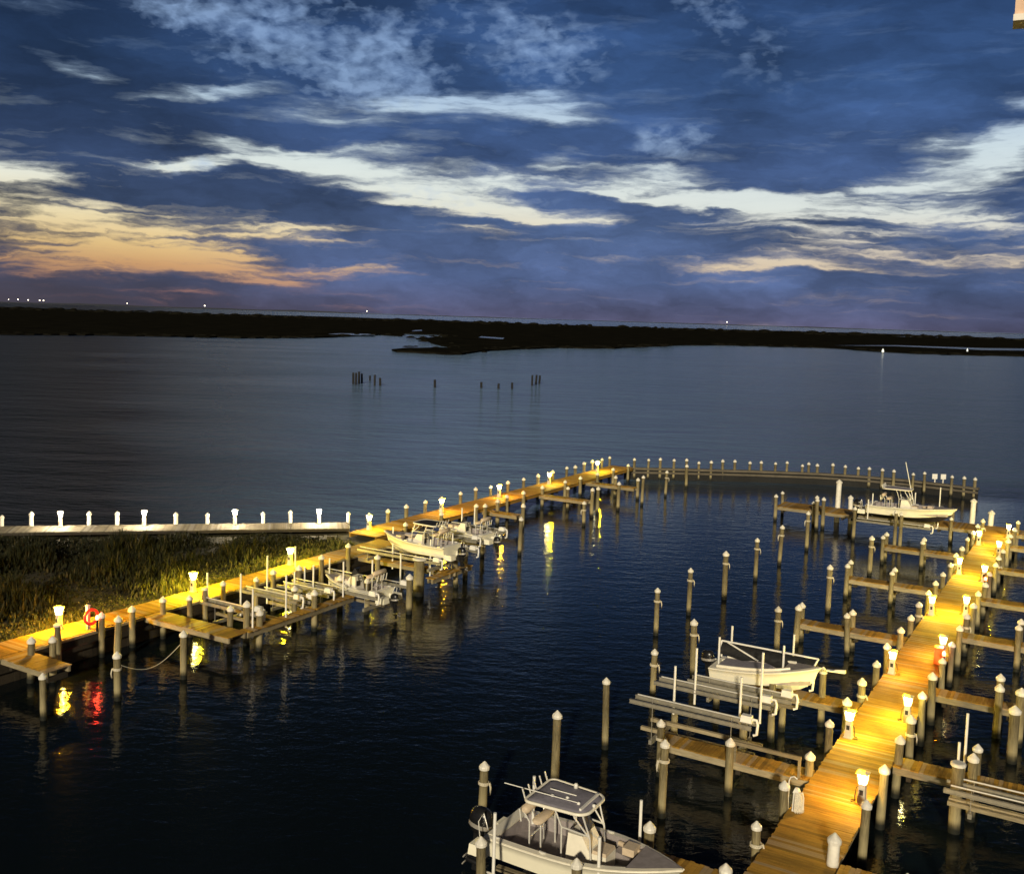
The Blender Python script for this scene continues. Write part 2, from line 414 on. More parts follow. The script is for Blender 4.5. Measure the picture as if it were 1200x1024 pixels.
BIGP = [(839, 800, 829, 'at the far left corner under the small boat'), (872, 795, 836, 'at the middle under the small boat'), (903, 802, 868, 'at the near right under the lift motor'), (915.6, 807, 856, 'at the right end of the small boat lift'),
        (789.6, 832, 866, 'at the left end of the empty lift'), (870, 842, 884, 'at the right end of the empty lift')]
for u, vt, vb, l in BIGP: piling(at(u, vb), hgt(u, vb, vt)-.05, 'flat topped lift piling '+l, 'lift pilings', cap=None)
piling(at(873, 837), 2.55, 'capped lift piling standing in front of the small boat', 'lift pilings', rope=1)
piling(W(-6.9, -2.6), 2.5, 'capped piling behind the bow of the small boat on its lift', 'lift pilings')
# slack mooring line between two pilings on the left
q0, q1 = at(138, 820) + Vector((.15, 0, 1.45)), at(215, 795) + Vector((-.15, 0, 1.5))
m = MB(); m.tube([q0.lerp(q1, t/12) - Vector((0, 0, .55*math.sin(math.pi*t/12))) for t in range(13)], .014, 6); o = m.build('mooring_line', 'rope'); tag(o, 'slack pale mooring line strung between two pilings at lower left', 'rope')
# end pier posts and white wrapped piles
EG = 'pilings of the end pier'
for s, n, h, l, wr in [(35.0, -16.7, 2.1, 'at the near left corner', 0), (37.8, -16.9, 2.1, 'at the far left corner', 0), (35.0, -13.6, 2.1, 'third from the left', 0), (37.8, -14.0, 2.1, 'behind the third', 0),
                       (33.2, -12.9, 2.5, 'at the stern of the white boat, left of two', 0), (34.0, -12.6, 2.6, 'at the stern of the white boat, right of two', 0), (31.1, -9.6, 2.6, 'in front of the engine of the white boat', 0), (29.8, -6.4, 2.9, 'before the white boat hull, left of two', 0), (29.9, -6.05, 2.9, 'before the white boat hull, right of two', 0),
                       (34.9, -3.3, 2.1, 'below the bow of the white boat', 0), (37.9, -3.6, 2.1, 'behind the bow of the white boat', 0), (37.9, -12.4, 3.5, 'tall and white left of the white boat', 1), (37.9, -11.3, 2.3, 'short and white left of the white boat', 1), (37.9, -2.2, 3.2, 'tall and white right of the white boat', 1), (37.9, -.9, 2.3, 'at the far left corner of the main dock', 1)]:
    piling(W(s, n), h, ('white wrapped piling ' if wr else 'capped piling of the end pier ')+l, 'white wrapped pilings' if wr else EG, mat='wrap' if wr else 'pile', r=.19 if wr else .13)

# pedestals on the main dock
YEL, ORA, WHI = (1, .72, .004), (1, .47, .006), (1, .84, .55)
PEDS = [(-.78, -10.5, YEL, 'left edge, near, beside a bright yellow piling'), (-.78, -2.3, ORA, 'left edge where the boards glow orange'), (-.78, 8.5, YEL, 'left edge halfway out'), (-.78, 19.2, YEL, 'left edge, second from the far end'), (-.78, 29.4, YEL, 'left edge at the far end'),
        (.75, -15.6, ORA, 'right edge nearest the bottom of the picture'), (.75, -7.7, YEL, 'right edge, second from the bottom'), (.75, 1.35, ORA, 'right edge above the orange box'), (.75, 9.6, YEL, 'right edge halfway out'), (.75, 18.0, YEL, 'right edge, third from the far end'), (.75, 26.4, YEL, 'right edge, second from the far end'), (.75, 33.4, YEL, 'right edge at the far end')]
for n, s, c, l in PEDS:
    pedestal(W(s, n, 1.2), N_*(-1 if n > 0 else 1), 'yellow' if c is YEL else 'orange', (1, .86, .35), c, 150 if c is YEL else 150, 'glowing power pedestal on the main dock, '+l)

# ------------------------------------------------------------------ left boardwalk, spit, walkway
BWL, BWE = 'boardwalk pilings', 'boardwalk'
# white lit boardwalk, along its own direction
p0, p1 = at(-300, 619.9, 1.3), at(408, 612, 1.3)
d = (p1-p0); d.z = 0; Lb = d.length; ux = d.normalized(); rzb = math.atan2(ux.y, ux.x); uy = Vector((-ux.y, ux.x, 0))
e = empty('boardwalk', (p0.x, p0.y, 0), rzb); tag(e, 'pale boardwalk across the left lit by white lamps', 'boardwalk', 'boardwalks')
m = MB(); boards(m, 0, Lb, -1.9, 0, 1.3, along='x'); m.build('deck_boards', 'palewood', e)
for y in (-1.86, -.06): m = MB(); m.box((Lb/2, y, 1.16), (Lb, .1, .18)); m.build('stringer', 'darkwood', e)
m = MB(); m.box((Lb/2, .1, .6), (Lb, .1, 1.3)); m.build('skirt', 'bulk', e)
i = 0
for k, u in enumerate((2, 36, 103, 136, 205, 242, 308, 341, 409)):
    P = at(u, 616, 1.3); t = (P-p0).dot(ux); Q = p0 + ux*t + uy*.12; Q.z = 0
    piling(Q, 2.15, 'white topped post on the far side of the white lit boardwalk, %s from the left' % ORD[k+1], BWL, r=.12, mat='wrap')
for k, u in enumerate((72, 169, 275, 374)):
    P = at(u, 616, 1.3); t = (P-p0).dot(ux); Q = p0 + ux*t - uy*.35; Q.z = 1.3
    pedestal(Q, -uy, 'white', (1, .93, .78), WHI, 300, 'bright white lantern on the left boardwalk, %s from the left' % ORD[k+1], 'white lanterns on the boardwalk')
# diagonal boardwalk on piles
dock('boardwalk', 'orange lit boardwalk on piles running diagonally out to the breakwater', 'boardwalk', 5.0, 46.5, -36.9, -34.6, z=1.3, group='boardwalks', beammat='deck')
BF = [7.3, 9.4, 11.6, 13.9, 16.2, 18.7, 21.0, 23.3, 26.0, 28.7, 31.3, 34.0, 36.7, 38.6, 40.4, 42.3, 44.3, 46.2]
for i, s in enumerate(BF):
    piling(W(s, -37.05), 2.25, 'capped post on the far side of the diagonal boardwalk, %s from its near end' % ORD[i+1], BWL)
BN = [8.0, 12.4, 17.0, 21.6, 24.2, 27.4, 31.5, 34.5, 38.0, 41.5, 45.0]
for i, s in enumerate(BN):
    piling(W(s, -34.45), 1.9, 'piling on the basin side of the diagonal boardwalk, %s from its near end' % ORD[i+1], BWL)
for s, c, l in [(6.5, YEL, 'nearest'), (14.9, ORA, 'second'), (23.2, ORA, 'third'), (31.8, YEL, 'fourth'), (41.6, YEL, 'farthest')]:
    pedestal(W(s, -36.2 if s > 8 else -36.4, 1.3), N_, 'orange' if c is ORA else 'yellow', (1, .86, .35), c, 170, 'glowing lantern on the diagonal boardwalk, %s of five along it' % l)
for s, n1, l in [(17.9, -31.4, 'nearest'), (26.9, -30.0, 'middle'), (35.7, -29.7, 'farthest')]:
    dock('pier', 'narrow finger pier off the diagonal boardwalk, %s of three' % l, 'pier', s, s+.75, -34.5, n1, z=1.15, along='n', group='finger piers')
    for dn, w2 in ((.0, 'tip'), (-2.2, 'middle')):
        piling(W(s+.85, n1+dn), 2.05, 'piling at the %s of the %s boardwalk finger pier' % (w2, l), FG)

# lower walkway along the bulkhead and the spit behind it
dock('walkway', 'low walkway along the dark bulkhead, lit orange and yellow', 'walkway', -42, 5.0, -34.35, -32.75, z=1.2, group='boardwalks', braces=False)
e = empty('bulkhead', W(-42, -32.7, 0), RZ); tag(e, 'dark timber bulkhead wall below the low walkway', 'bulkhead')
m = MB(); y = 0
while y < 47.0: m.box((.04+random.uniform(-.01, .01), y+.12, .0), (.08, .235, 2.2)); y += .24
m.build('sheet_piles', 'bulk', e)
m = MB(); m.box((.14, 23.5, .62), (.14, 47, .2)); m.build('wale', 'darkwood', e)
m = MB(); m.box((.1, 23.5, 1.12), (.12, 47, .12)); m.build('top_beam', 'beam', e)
# junction corner from the walkway to the diagonal boardwalk
e = empty('bulkhead', W(5.0, -34.7, 0), RZ); tag(e, 'dark bulkhead wall at the corner of the spit under the boardwalk', 'bulkhead')
m = MB(); m.box((.0, 1.5, .2), (.1, 3.0, 1.7)); m.box((1.0, .05, .2), (1.9, .1, 1.7)); m.build('sheet_piles', 'bulk', e)
# the spit of land
bl = [p0 - ux*10 - uy*1.8, p0 + ux*Lb - uy*1.8 + ux*.3]
poly = [bl[0], bl[1], W(7.5, -36.2), W(5.0, -34.25), W(-42, -34.25), W(-42, -80)]
m = MB(); m.prism([(p.x, p.y) for p in poly], -.8, .92)
mm, nt, b = newmat('spit_soil'); tc = nd(nt, 'ShaderNodeTexCoord')
n1 = noise(nt, tc.outputs['Object'], .6, 6); c = ramp(nt, n1.outputs['Fac'], [(.3, (.012, .011, .004)), (.7, (.045, .036, .015))]); nt.links.new(c, b.inputs['Base Color']); b.inputs['Roughness'].default_value = .95
M['soil'] = mm
o = m.build('ground', 'soil'); o['kind'] = 'structure'
# grass on the spit
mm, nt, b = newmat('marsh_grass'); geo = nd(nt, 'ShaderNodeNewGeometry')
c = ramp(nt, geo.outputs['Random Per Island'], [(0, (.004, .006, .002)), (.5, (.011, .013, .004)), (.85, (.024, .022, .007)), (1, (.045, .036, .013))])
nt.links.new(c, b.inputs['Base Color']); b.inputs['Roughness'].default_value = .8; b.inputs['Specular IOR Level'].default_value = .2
M['grass'] = mm  # colour darkened to paint the gloom away from the walkway lamps
mm, nt, b = newmat('lamplit_verge_grass'); geo = nd(nt, 'ShaderNodeNewGeometry')
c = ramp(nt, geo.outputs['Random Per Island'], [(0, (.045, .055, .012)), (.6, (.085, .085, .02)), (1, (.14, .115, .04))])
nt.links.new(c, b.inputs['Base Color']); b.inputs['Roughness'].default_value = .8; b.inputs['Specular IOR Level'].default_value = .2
M['lit_verge'] = mm  # brighter grass colour, painting the lamp light along the walkway
def inside(p, poly):
    r = False; j = len(poly)-1
    for i in range(len(poly)):
        a, c = poly[i], poly[j]
        if (a.y > p.y) != (c.y > p.y) and p.x < (c.x-a.x)*(p.y-a.y)/(c.y-a.y)+a.x: r = not r
        j = i
    return r
gp = [bl[0] - uy*.2, bl[1] - uy*.2 - ux*1.0, W(3.5, -36.4), W(3.0, -34.7), W(-40, -34.7), W(-40, -62)]
g = MB(); rng = random.Random(21); cnt = 0
from mathutils import noise as mn
while cnt < 20000:
    p = Vector((rng.uniform(-36, -9), rng.uniform(38, 69), .9))
    if not inside(p, gp): continue
    s_, n_ = SN(p); edge = -34.4-n_
    cl = min(1, max(0, .5+.9*mn.noise(Vector((p.x*.30, p.y*.30, 1.7)))+.4*mn.noise(Vector((p.x*1.1, p.y*1.1, 4.7)))))
    fade = min(1, max(.16, edge/5.5))
    if edge > 3.5 and rng.random() > .25+.9*cl: continue
    cnt += 1; back = min(1, max(.25, (-(p-p0).dot(uy)-1.8)/5.0)); h = (.15+1.1*cl*cl*rng.uniform(.5, 1.4))*(.22+.78*fade)*back; w = rng.uniform(.02, .045)*1.4
    for k in range(2):
        a = rng.uniform(0, 6.28); le = rng.uniform(.1, .6)*h; q = p + Vector((rng.gauss(0, .07), rng.gauss(0, .07), 0))
        dx, dy = math.cos(a), math.sin(a); px_, py_ = -dy*w, dx*w
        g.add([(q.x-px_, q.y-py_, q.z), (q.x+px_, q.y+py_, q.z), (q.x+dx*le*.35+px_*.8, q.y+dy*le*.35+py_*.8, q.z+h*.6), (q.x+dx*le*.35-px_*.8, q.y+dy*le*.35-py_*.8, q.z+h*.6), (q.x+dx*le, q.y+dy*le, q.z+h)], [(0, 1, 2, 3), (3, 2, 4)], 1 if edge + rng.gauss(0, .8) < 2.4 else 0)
o = g.build('grass', ['grass', 'lit_verge']); tag(o, 'tall unkempt marsh grass covering the dark spit between the walkways', 'grass', kind='stuff')
# low walkway pedestals
for s, n, c, l in [(-18.9, -34.1, ORA, 'at the left beside the life ring post'), (-11.0, -34.1, YEL, 'in the middle of the low walkway'), (-3.7, -34.1, YEL, 'at the right end of the low walkway')]:
    pedestal(W(s, n, 1.2), N_, 'orange' if c is ORA else 'yellow', (1, .86, .35), c, 800, 'glowing lantern on the low walkway, '+l, both=True)
LG = 'pilings along the dark bulkhead'
BP = [(-21.8, -31.95), (-21.2, -31.3), (-20.2, -32.3), (-18.0, -32.3), (-16.3, -32.3), (-14.6, -32.2), (-13.7, -31.3), (-12.5, -31.6), (-10.7, -32.2), (-9.0, -31.6), (-7.3, -32.0), (-6.1, -31.3), (-3.5, -31.9), (-.4, -32.5)]
for i, (s, n) in enumerate(BP):
    piling(W(s, n), 2.05, 'piling along the dark bulkhead, %s from the left edge of the picture' % ORD[i+1], LG, cap='cone' if i not in (2, 7) else 'flat')
LQ = [(269, 709, 'at the corner of the left slip walkway'), (304, 712, 'outermost beside the left slip walkway'), (289, 706, 'beside the outer corner of the left slip walkway'), (345, 687, 'in the middle of the left slips'), (369, 692, 'on the outer edge of the left slips'),
      (399, 672, 'left of the small grey boat'), (430.5, 675, 'in front of the small grey boat'), (443, 648, 'behind the small grey boat'), (480, 675, 'at the stern of the small grey boat'), (471.5, 632, 'under the bow of the canopied boat'),
      (516, 625, 'in front of the hull of the canopied boat'), (535, 648, 'at the stern of the canopied boat, left of two'), (546, 640, 'at the stern of the canopied boat, right of two'), (566, 617, 'outermost by the grey skiff on its lift'), (568.7, 589, 'tall one at the first boardwalk finger pier')]
for u, v, l in LQ:
    P = at(u, v, 2.05); P.z = 0; piling(P, 2.05 if u != 516 else 2.6, 'weathered slip piling '+l, 'pilings of the left slips', r=.15)
P = at(491, 656, 2.05); P.z = 0; piling(P, 2.05, 'very thick flat topped slip piling at the outer corner', 'pilings of the left slips', r=.30, cap='flat')
# slip walkways
dock('pier', 'low brown T shaped pier left of the yellow reflection', 'pier', -15.35, -14.3, -32.6, -27.0, z=1.196, along='n', group='finger piers')
dock('pier', 'narrow outer catwalk running along the left slips', 'pier', -14.2, -6.6, -27.4, -26.95, z=1.19, group='finger piers', braces=False)
dock('pier', 'narrow catwalk between the small grey boat and the canopied boat', 'pier', .45, 1.0, -32.4, -25.6, z=1.19, along='n', group='finger piers', braces=False)
dock('pier', 'short catwalk at the stern of the canopied boat', 'pier', -1.2, 2.9, -26.1, -25.7, z=1.18, group='finger piers', braces=False)
dock('pier', 'short plank pier at the lower left edge of the picture', 'pier', -22.7, -21.6, -32.6, -29.6, z=1.196, along='n', group='finger piers')

# life ring post, red lamps, orange cabinet
def red_lamp(P, label, W_=22):
    e = empty('red_lamp', P); tag(e, label, 'lamp', 'red lamps')
    m = MB(); m.lathe([(.05, 0), (.05, .5), (.08, .52), (.08, .56)], 10); m.build('pole', 'dark', e)
    m = MB(); m.lathe([(.075, .56), (.085, .66), (.06, .74), (.01, .77)], 12); m.build('lens', lampmat('red', (1, .05, .02), 26), e)
    ld = bpy.data.lights.new('red_light', 'POINT'); ld.energy = W_; ld.color = (1, .06, .02); ld.shadow_soft_size = .06
    lo = bpy.data.objects.new('red_light', ld); COL.objects.link(lo); lo.parent = e; lo.location = (0, 0, .86)
e = empty('life_ring_stand', at(103, 737, 1.2), RZ); tag(e, 'white post with a red life ring on the low walkway', 'life ring stand')
m = MB(); m.box((0, 0, .55), (.14, .14, 1.1)); m.box((0, 0, 1.12), (.2, .2, .05), taper=.5); m.build('post', 'wrap', e)
m = MB(); m.tube([(.12+.0*t, .34*math.cos(t*.3927), .62+.34*math.sin(t*.3927)) for t in range(16)], .065, 8, closed=True); m.v = [(x+.12, y, z) for x, y, z in m.v]; m.build('life_ring', 'red', e)
red_lamp(at(114, 740, 1.2), 'small red lamp on the low walkway right of the life ring post', 26)
e = empty('safety_box', W(.45, .72, 1.2), RZ); tag(e, 'orange safety equipment box on the right edge of the main dock', 'safety box')
m = MB(); m.box((0, 0, .33), (.36, .5, .66), taper=.94); m.build('body', 'orange', e)
m = MB(); m.box((0, 0, .70), (.42, .56, .07), taper=.8); m.build('lid', 'orange', e)
m = MB(); m.box((-.19, 0, .45), (.02, .12, .04)); m.build('handle', 'dark', e)
red_lamp(W(-.2, 1.0, 1.2), 'small red lamp behind the orange safety box on the main dock', 20)
red_lamp(W(16.0, 1.0, 1.2), 'small red lamp on the right edge of the main dock near its far end', 20)
# hose rack: near left edge
e = empty('hose_rack', W(-17.25, -.86, 1.2), RZ); tag(e, 'white hose draped on a pedestal beside a capped post at the near left dock edge', 'hose rack')
m = MB(); m.box((0, 0, .3), (.2, .2, .6), taper=.8); m.box((0, 0, .66), (.2, .2, .14), taper=.5); m.build('stand', 'wrap', e)
m = MB()
for k in range(9):
    a = -1.2+k*.34; x, y = .15*math.cos(a), -.15*math.sin(a)-.02
    m.tube([(x*.7, y*.7, .62), (x, y, .40), (x*1.25, y*1.25, .12), (x*1.35+.03, y*1.35, .03), (x*1.1+.05, y*1.1, .2), (x*.8, y*.8, .56)], .028, 6)
m.build('hose', 'rope', e)
m = MB(); m.tube([(-.25, 0, 0), (-.25, 0, .9), (-.2, 0, 1.02), (-.1, 0, 1.06), (0, 0, 1.0)], .022, 6); m.tube([(.1, -.1, .6), (.2, -.1, .66), (.24, -.1, .5), (.24, -.1, .15)], .022, 6); m.build('arch_pipe', 'pvc', e)

# ------------------------------------------------------------------ breakwater
bk = [at(u, v, 1.2) for u, v in ((733, 547.5), (800, 549), (880, 551), (960, 554), (1007, 557), (1060, 561.5), (1100, 566), (1147, 571.5))]
e = empty('breakwater', (bk[0].x, bk[0].y, 0)); tag(e, 'curved grey timber breakwater wall closing off the basin', 'breakwater')
m = MB(); mb = MB(); mw = MB()
for a, c in zip(bk, bk[1:]):
    q0, q1 = a-bk[0], c-bk[0]; q0.z = q1.z = 0; t = (q1-q0).normalized(); nn = Vector((-t.y, t.x, 0))
    m.bar(q0+Vector((0, 0, 1.1)), q1+t*.02+Vector((0, 0, 1.1)), .55, .2)
    L = (q1-q0).length; k = 0.0
    while k < L:
        mb.box(q0+t*k+Vector((0, 0, .0))+nn*random.uniform(-.02, .02), (.24, .16, 2.0), rz=math.atan2(t.y, t.x)); k += .25
    mw.bar(q0-nn*.16+Vector((0, 0, .72)), q1-nn*.16+Vector((0, 0, .72)), .14, .2)
m.build('top_beam', 'breakw', e); mb.build('sheet_piles', 'oldpile', e); mw.build('wale', 'breakw', e)
def along(pts, dist):
    for a, c in zip(pts, pts[1:]):
        L = (c-a).length
        if dist <= L: return a + (c-a)*(dist/L)
        dist -= L
    return pts[-1]
BU = [744, 760, 774, 790, 805, 819.6, 833.7, 847.7, 861.8, 879, 893, 909, 923, 941, 949, 959, 976.5, 991, 1007, 1020, 1035, 1048.5, 1071, 1085, 1116.5, 1131.5, 1143.5]
BV = lambda u: 548+3*(u-740)/140 if u < 880 else (551+3*(u-880)/80 if u < 960 else (554+3*(u-960)/47 if u < 1007 else 557+14.5*(u-1007)/140))
for i, u in enumerate(BU):
    P = at(u, BV(u)+.3, 1.2); P.z = 0; P += Vector((0, .32, 0))
    piling(P, 2.15+random.uniform(-.08, .1), 'white capped post on the breakwater, %s from its left end' % ORD[i+1], 'posts along the breakwater')
P = at(1101, 565.5, 1.2); e = empty('sign', (P.x, P.y+.2, .95)); tag(e, 'blank white double sign board on the breakwater near its right end', 'sign')
m = MB(); m.box((-.4, 0, .3), (.1, .1, .6)); m.build('post', 'wrap', e); m = MB(); m.box((.4, 0, .3), (.1, .1, .6)); m.build('post', 'wrap', e)
m = MB(); m.box((-.42, 0, .82), (.5, .06, .5)); m.build('board', 'pvc', e); m = MB(); m.box((.42, 0, .82), (.5, .06, .5)); m.build('board', 'pvc', e)

# old pilings out in the bay
OG = 'old broken pilings out in the bay'
ob = [(414, 450, 437, 'leftmost of the left cluster'), (417, 450.5, 437, 'second of the left cluster'), (420.5, 449.5, 436, 'tallest of the left cluster'), (424, 449, 438, 'fourth of the left cluster'), (433.5, 446, 440, 'small one inside the left cluster'), (439, 452, 439, 'fifth of the left cluster'), (445.5, 452, 443, 'right end of the left cluster'),
      (509.5, 454, 445, 'alone left of the middle'), (564, 454.5, 447.5, 'left of three short ones'), (584, 455.5, 449, 'middle of three short ones'), (600, 455.5, 448, 'right of three short ones'), (623.5, 452, 440, 'left of the right cluster'), (628, 450, 439, 'middle of the right cluster'), (632, 449.5, 439.5, 'right of the right cluster')]
for u, vb, vt, l in ob: piling(at(u, vb), hgt(u, vb, vt), 'old dark broken piling in the bay, '+l, OG, r=.24, cap=None, mat='oldpile', lean=(random.gauss(0, .03), random.gauss(0, .03)))

# ------------------------------------------------------------------ boat lifts
def lift(s0, s1, n0, n1, z, label, bunkz=None, double=True, poles=(), group='boat lifts'):
    e = empty('boat_lift', W((s0+s1)/2, n0, 0), RZ); tag(e, label, 'boat lift', group)
    L = n1-n0; h = (s1-s0)/2
    for y in (-h, h):
        for k in ((-.27, .27) if double else (0,)):
            q = MB(); q.box((L/2, y+k, z+.06), (L, .10, .025)); q.box((L/2, y+k, z), (L, .03, .095)); q.box((L/2, y+k, z-.06), (L, .10, .025)); q.build('top_beam', 'alu', e)
        q = MB(); q.box((L-.25, y, z+.24), (.42, .26, .24), taper=.85); q.tube([(L-.05, y, z+.24), (L+.1, y, z+.24), (L+.16, y-.05, z+.1), (L+.14, y-.05, z-.25), (L+.02, y-.05, z-.3)], .05, 7); q.build('motor', 'pvc', e)
        q = MB(); q.tube([(.2, y, z+.2), (L-.3, y, z+.2)], .03, 8); q.build('drive_pipe', 'pipe', e)
    zc = (bunkz if bunkz else .75)
    for x in (.8, L-.8):
        q = MB(); q.box((x, 0, zc-.22), (.12, 2*h+.2, .16)); q.build('cradle_beam', 'alu', e)
        for y in (-h, h): q = MB(); q.tube([(x, y, zc-.2), (x, y, z+.15)], .012, 5); q.build('cable', 'silver', e)
    for y in (-h*.42, h*.42):
        q = MB(); q.box((L/2, y, zc-.06), (L*.95, .14, .13)); q.build('bunk', 'beam', e)
    for (P, hh) in poles:
        loc = P - W((s0+s1)/2, n0, 0); lx, ly = loc.dot(N_), loc.dot(A_)
        q = MB(); q.tube([(lx, ly, P.z-.5), (lx, ly, P.z+hh)], .045, 8); q.build('guide_pole', 'pvc', e)
    return e
def gp_(u, vb, vt, z): return (at(u, vb, z), hgt(u, vb, vt, z))
lift(-13.5, -11.2, -8.0, -3.4, 2.0, 'empty aluminium boat lift with white guide poles left of the main dock', None, True,
     [gp_(789.8, 821, 780, 2.0), gp_(867, 835, 793, 2.0), gp_(891, 832, 764, 2.0), gp_(814.4, 810, 759, 2.0)])
lift(-10.2, -7.9, -7.0, -2.9, 2.0, 'boat lift holding the small cream boat with white guide poles', 1.55, True,
     [gp_(842, 777, 746, 2.4), gp_(917, 793, 756, 2.3), gp_(856.6, 768, 733, 2.3), gp_(929.7, 765, 743, 2.3)])
lift(-14.0, -13.3, 2.9, 7.5, 1.6, 'boat lift at the bottom right edge with a tall white pole', 1.2, False, [gp_(1130, 897, 835, 1.6), gp_(1122.5, 897, 869, 1.6)])
lift(-25.1, -22.3, -7.4, -2.6, .75, 'boat lift under the big centre console boat at the bottom', .72, False, [gp_(578, 1026, 952, 1.3), gp_(625, 945, 909, 2.0), gp_(701, 1030, 980, 1.5), gp_(750, 975, 937, 1.7)])
lift(31.2, 33.6, -9.6, -4.2, 1.55, 'boat lift under the white boat at the end pier', 1.82, False, [gp_(1017, 600, 585, 2.4), gp_(1022, 596, 578, 2.4), gp_(1072, 592, 577, 2.6), gp_(1101, 592, 571, 2.6)])
lift(-12.6, -9.9, -31.6, -27.6, 1.5, 'leftmost empty boat lift in the left slips', None, True, [gp_(243, 700, 671, 1.2), gp_(282, 710, 672, 1.2), gp_(296, 735, 690, 1.2), gp_(313, 696, 651, 1.2)])
lift(-9.2, -7.8, -31.0, -27.4, 1.4, 'second empty boat lift in the left slips', None, True, [gp_(335, 723, 674, 1.2), gp_(346, 664, 640, 1.2), gp_(357, 680, 664, 1.2), gp_(345, 690, 670, 1.2)])
lift(-6.9, -4.2, -31.0, -25.2, 1.4, 'boat lift holding the small grey boat in the left slips', .9, False, [gp_(367, 692, 662, 1.2), gp_(386, 676, 654, 1.2), gp_(402, 699, 658, 1.2), gp_(436, 685, 656, 1.2)])
lift(-.9, 2.9, -31.4, -25.4, 2.0, 'boat lift holding the canopied boat high out of the water', 1.75, False, [gp_(460, 657, 617, 1.2), gp_(487, 656, 633, 1.2), gp_(504, 668, 632, 1.2), gp_(529.6, 664, 624, 1.2), gp_(469, 681, 649, 1.2)])
lift(5.0, 8.2, -31.0, -26.6, 2.1, 'boat lift holding the grey skiff beside the boardwalk', 1.7, True, [gp_(541, 618, 595, 2.1), gp_(556, 610, 594, 2.1)])

# ------------------------------------------------------------------ boats
def lerp(a, b, t): return a+(b-a)*t
def hull_secs(L, B, H, rise=.22, n=15, tumble=.9):
    out = []
    for i in range(n):
        t = i/(n-1)
        w = 1.0-.06*max(0, .35-t)/.35 if t < .45 else max(0.0, 1-((t-.45)/.55)**2.3)
        bg = B/2*w; zs = H + rise*t*t
        bc = bg*(.86-.30*max(0, t-.4)/.6); zc = H*(.36+.42*max(0, t-.5)**1.6/.33)
        zk = H*.0 + H*.72*max(0, (t-.72)/.28)**2.2
        x = L*t*(1.0) 
        out.append((x, bg, zs, bc, min(zc, zs-.05), min(zk, zs-.06)))
    return out
def hull(parent, L, B, H, mats=('hull', 'antifoul'), bottom_paint=False, sole=.45, rise=.22, capw=.16, cockpit=(.03, .94), solemat='nonskid', foredeck=None, capmat='gelwhite'):
    S = hull_secs(L, B, H, rise)
    m = MB()
    for sg in (1, -1):
        secs = []
        for x, bg, zs, bc, zc, zk in S:
            xr = x if True else 0
            rk = .10*L*max(0, (x/L-.6)/.4)**2
            secs.append([(x+rk*.0, 0, zk), (x, sg*bc, zc), (x+rk*.25, sg*lerp(bc, bg, .62), lerp(zc, zs, .55)), (x+rk*.55, sg*bg, zs-.07), (x+rk*.57, sg*(bg+.035), zs-.06), (x+rk*.6, sg*(bg+.035), zs)])
        m.loft([[q[0], q[1]] for q in secs], 1 if bottom_paint else 0, False, flip=(sg > 0))
        m.loft([q[1:] for q in secs], 0, True, flip=(sg > 0))
    x, bg, zs, bc, zc, zk = S[0]
    m.add([(0, 0, zk), (0, bc, zc), (0, bg, zs-.07), (0, bg, zs), (0, -bg, zs), (0, -bg, zs-.07), (0, -bc, zc)], [(0, 1, 2, 3, 4, 5, 6)])
    h = m.build('hull', list(mats), parent)
    # gunwale cap and liner
    g = MB(); ln = MB()
    def inner(i):
        x, bg, zs, *_ = S[i]; return max(0.0, bg-capw), zs
    K = [i for i in range(len(S)) if cockpit[0] <= S[i][0]/L <= cockpit[1] and S[i][1] > capw+.04]
    for sg in (1, -1):
        out_ = []
        for i, (x, bg, zs, *_r) in enumerate(S):
            rk = .10*L*max(0, (x/L-.6)/.4)**2
            iw = max(0.0, bg-capw) if i >= K[0] and i <= K[-1] else 0.0
            out_.append([(x+rk*.6, sg*(bg+.035), zs), (x+rk*.5, sg*iw, zs+.012)])
        if foredeck: pass
        g.loft(out_, 0, False, flip=(sg > 0))
        lin = []
        for i in K:
            x, bg, zs, *_r = S[i]; rk = .10*L*max(0, (x/L-.6)/.4)**2
            lin.append([(x+rk*.5, sg*(bg-capw), zs+.012), (x+rk*.45, sg*(bg-capw-.02), sole), (x+rk*.45, 0, sole)])
        ln.loft(lin, 0, False, flip=(sg > 0))
    for i, fl in ((K[0], 1), (K[-1], 0)):
        x, bg, zs, *_r = S[i]; iw = bg-capw; rk = .10*L*max(0, (x/L-.6)/.4)**2
        q = [(x+rk*.5, iw, zs+.012), (x+rk*.5, -iw, zs+.012), (x+rk*.45, -iw+.02, sole), (x+rk*.45, iw-.02, sole)]
        ln.add(q, [(0, 1, 2, 3) if fl else (3, 2, 1, 0)])
    g.build('gunwale', capmat, parent); ln.build('deck', solemat, parent)
    rr = MB()
    for sg in (1, -1):
        rr.tube([(x+.10*L*max(0, (x/L-.6)/.4)**2*.58, sg*(bg+.04), zs-.03) for x, bg, zs, *_r in S], .025, 6)
    rr.build('rub_rail', 'gelwhite', parent)
    return S
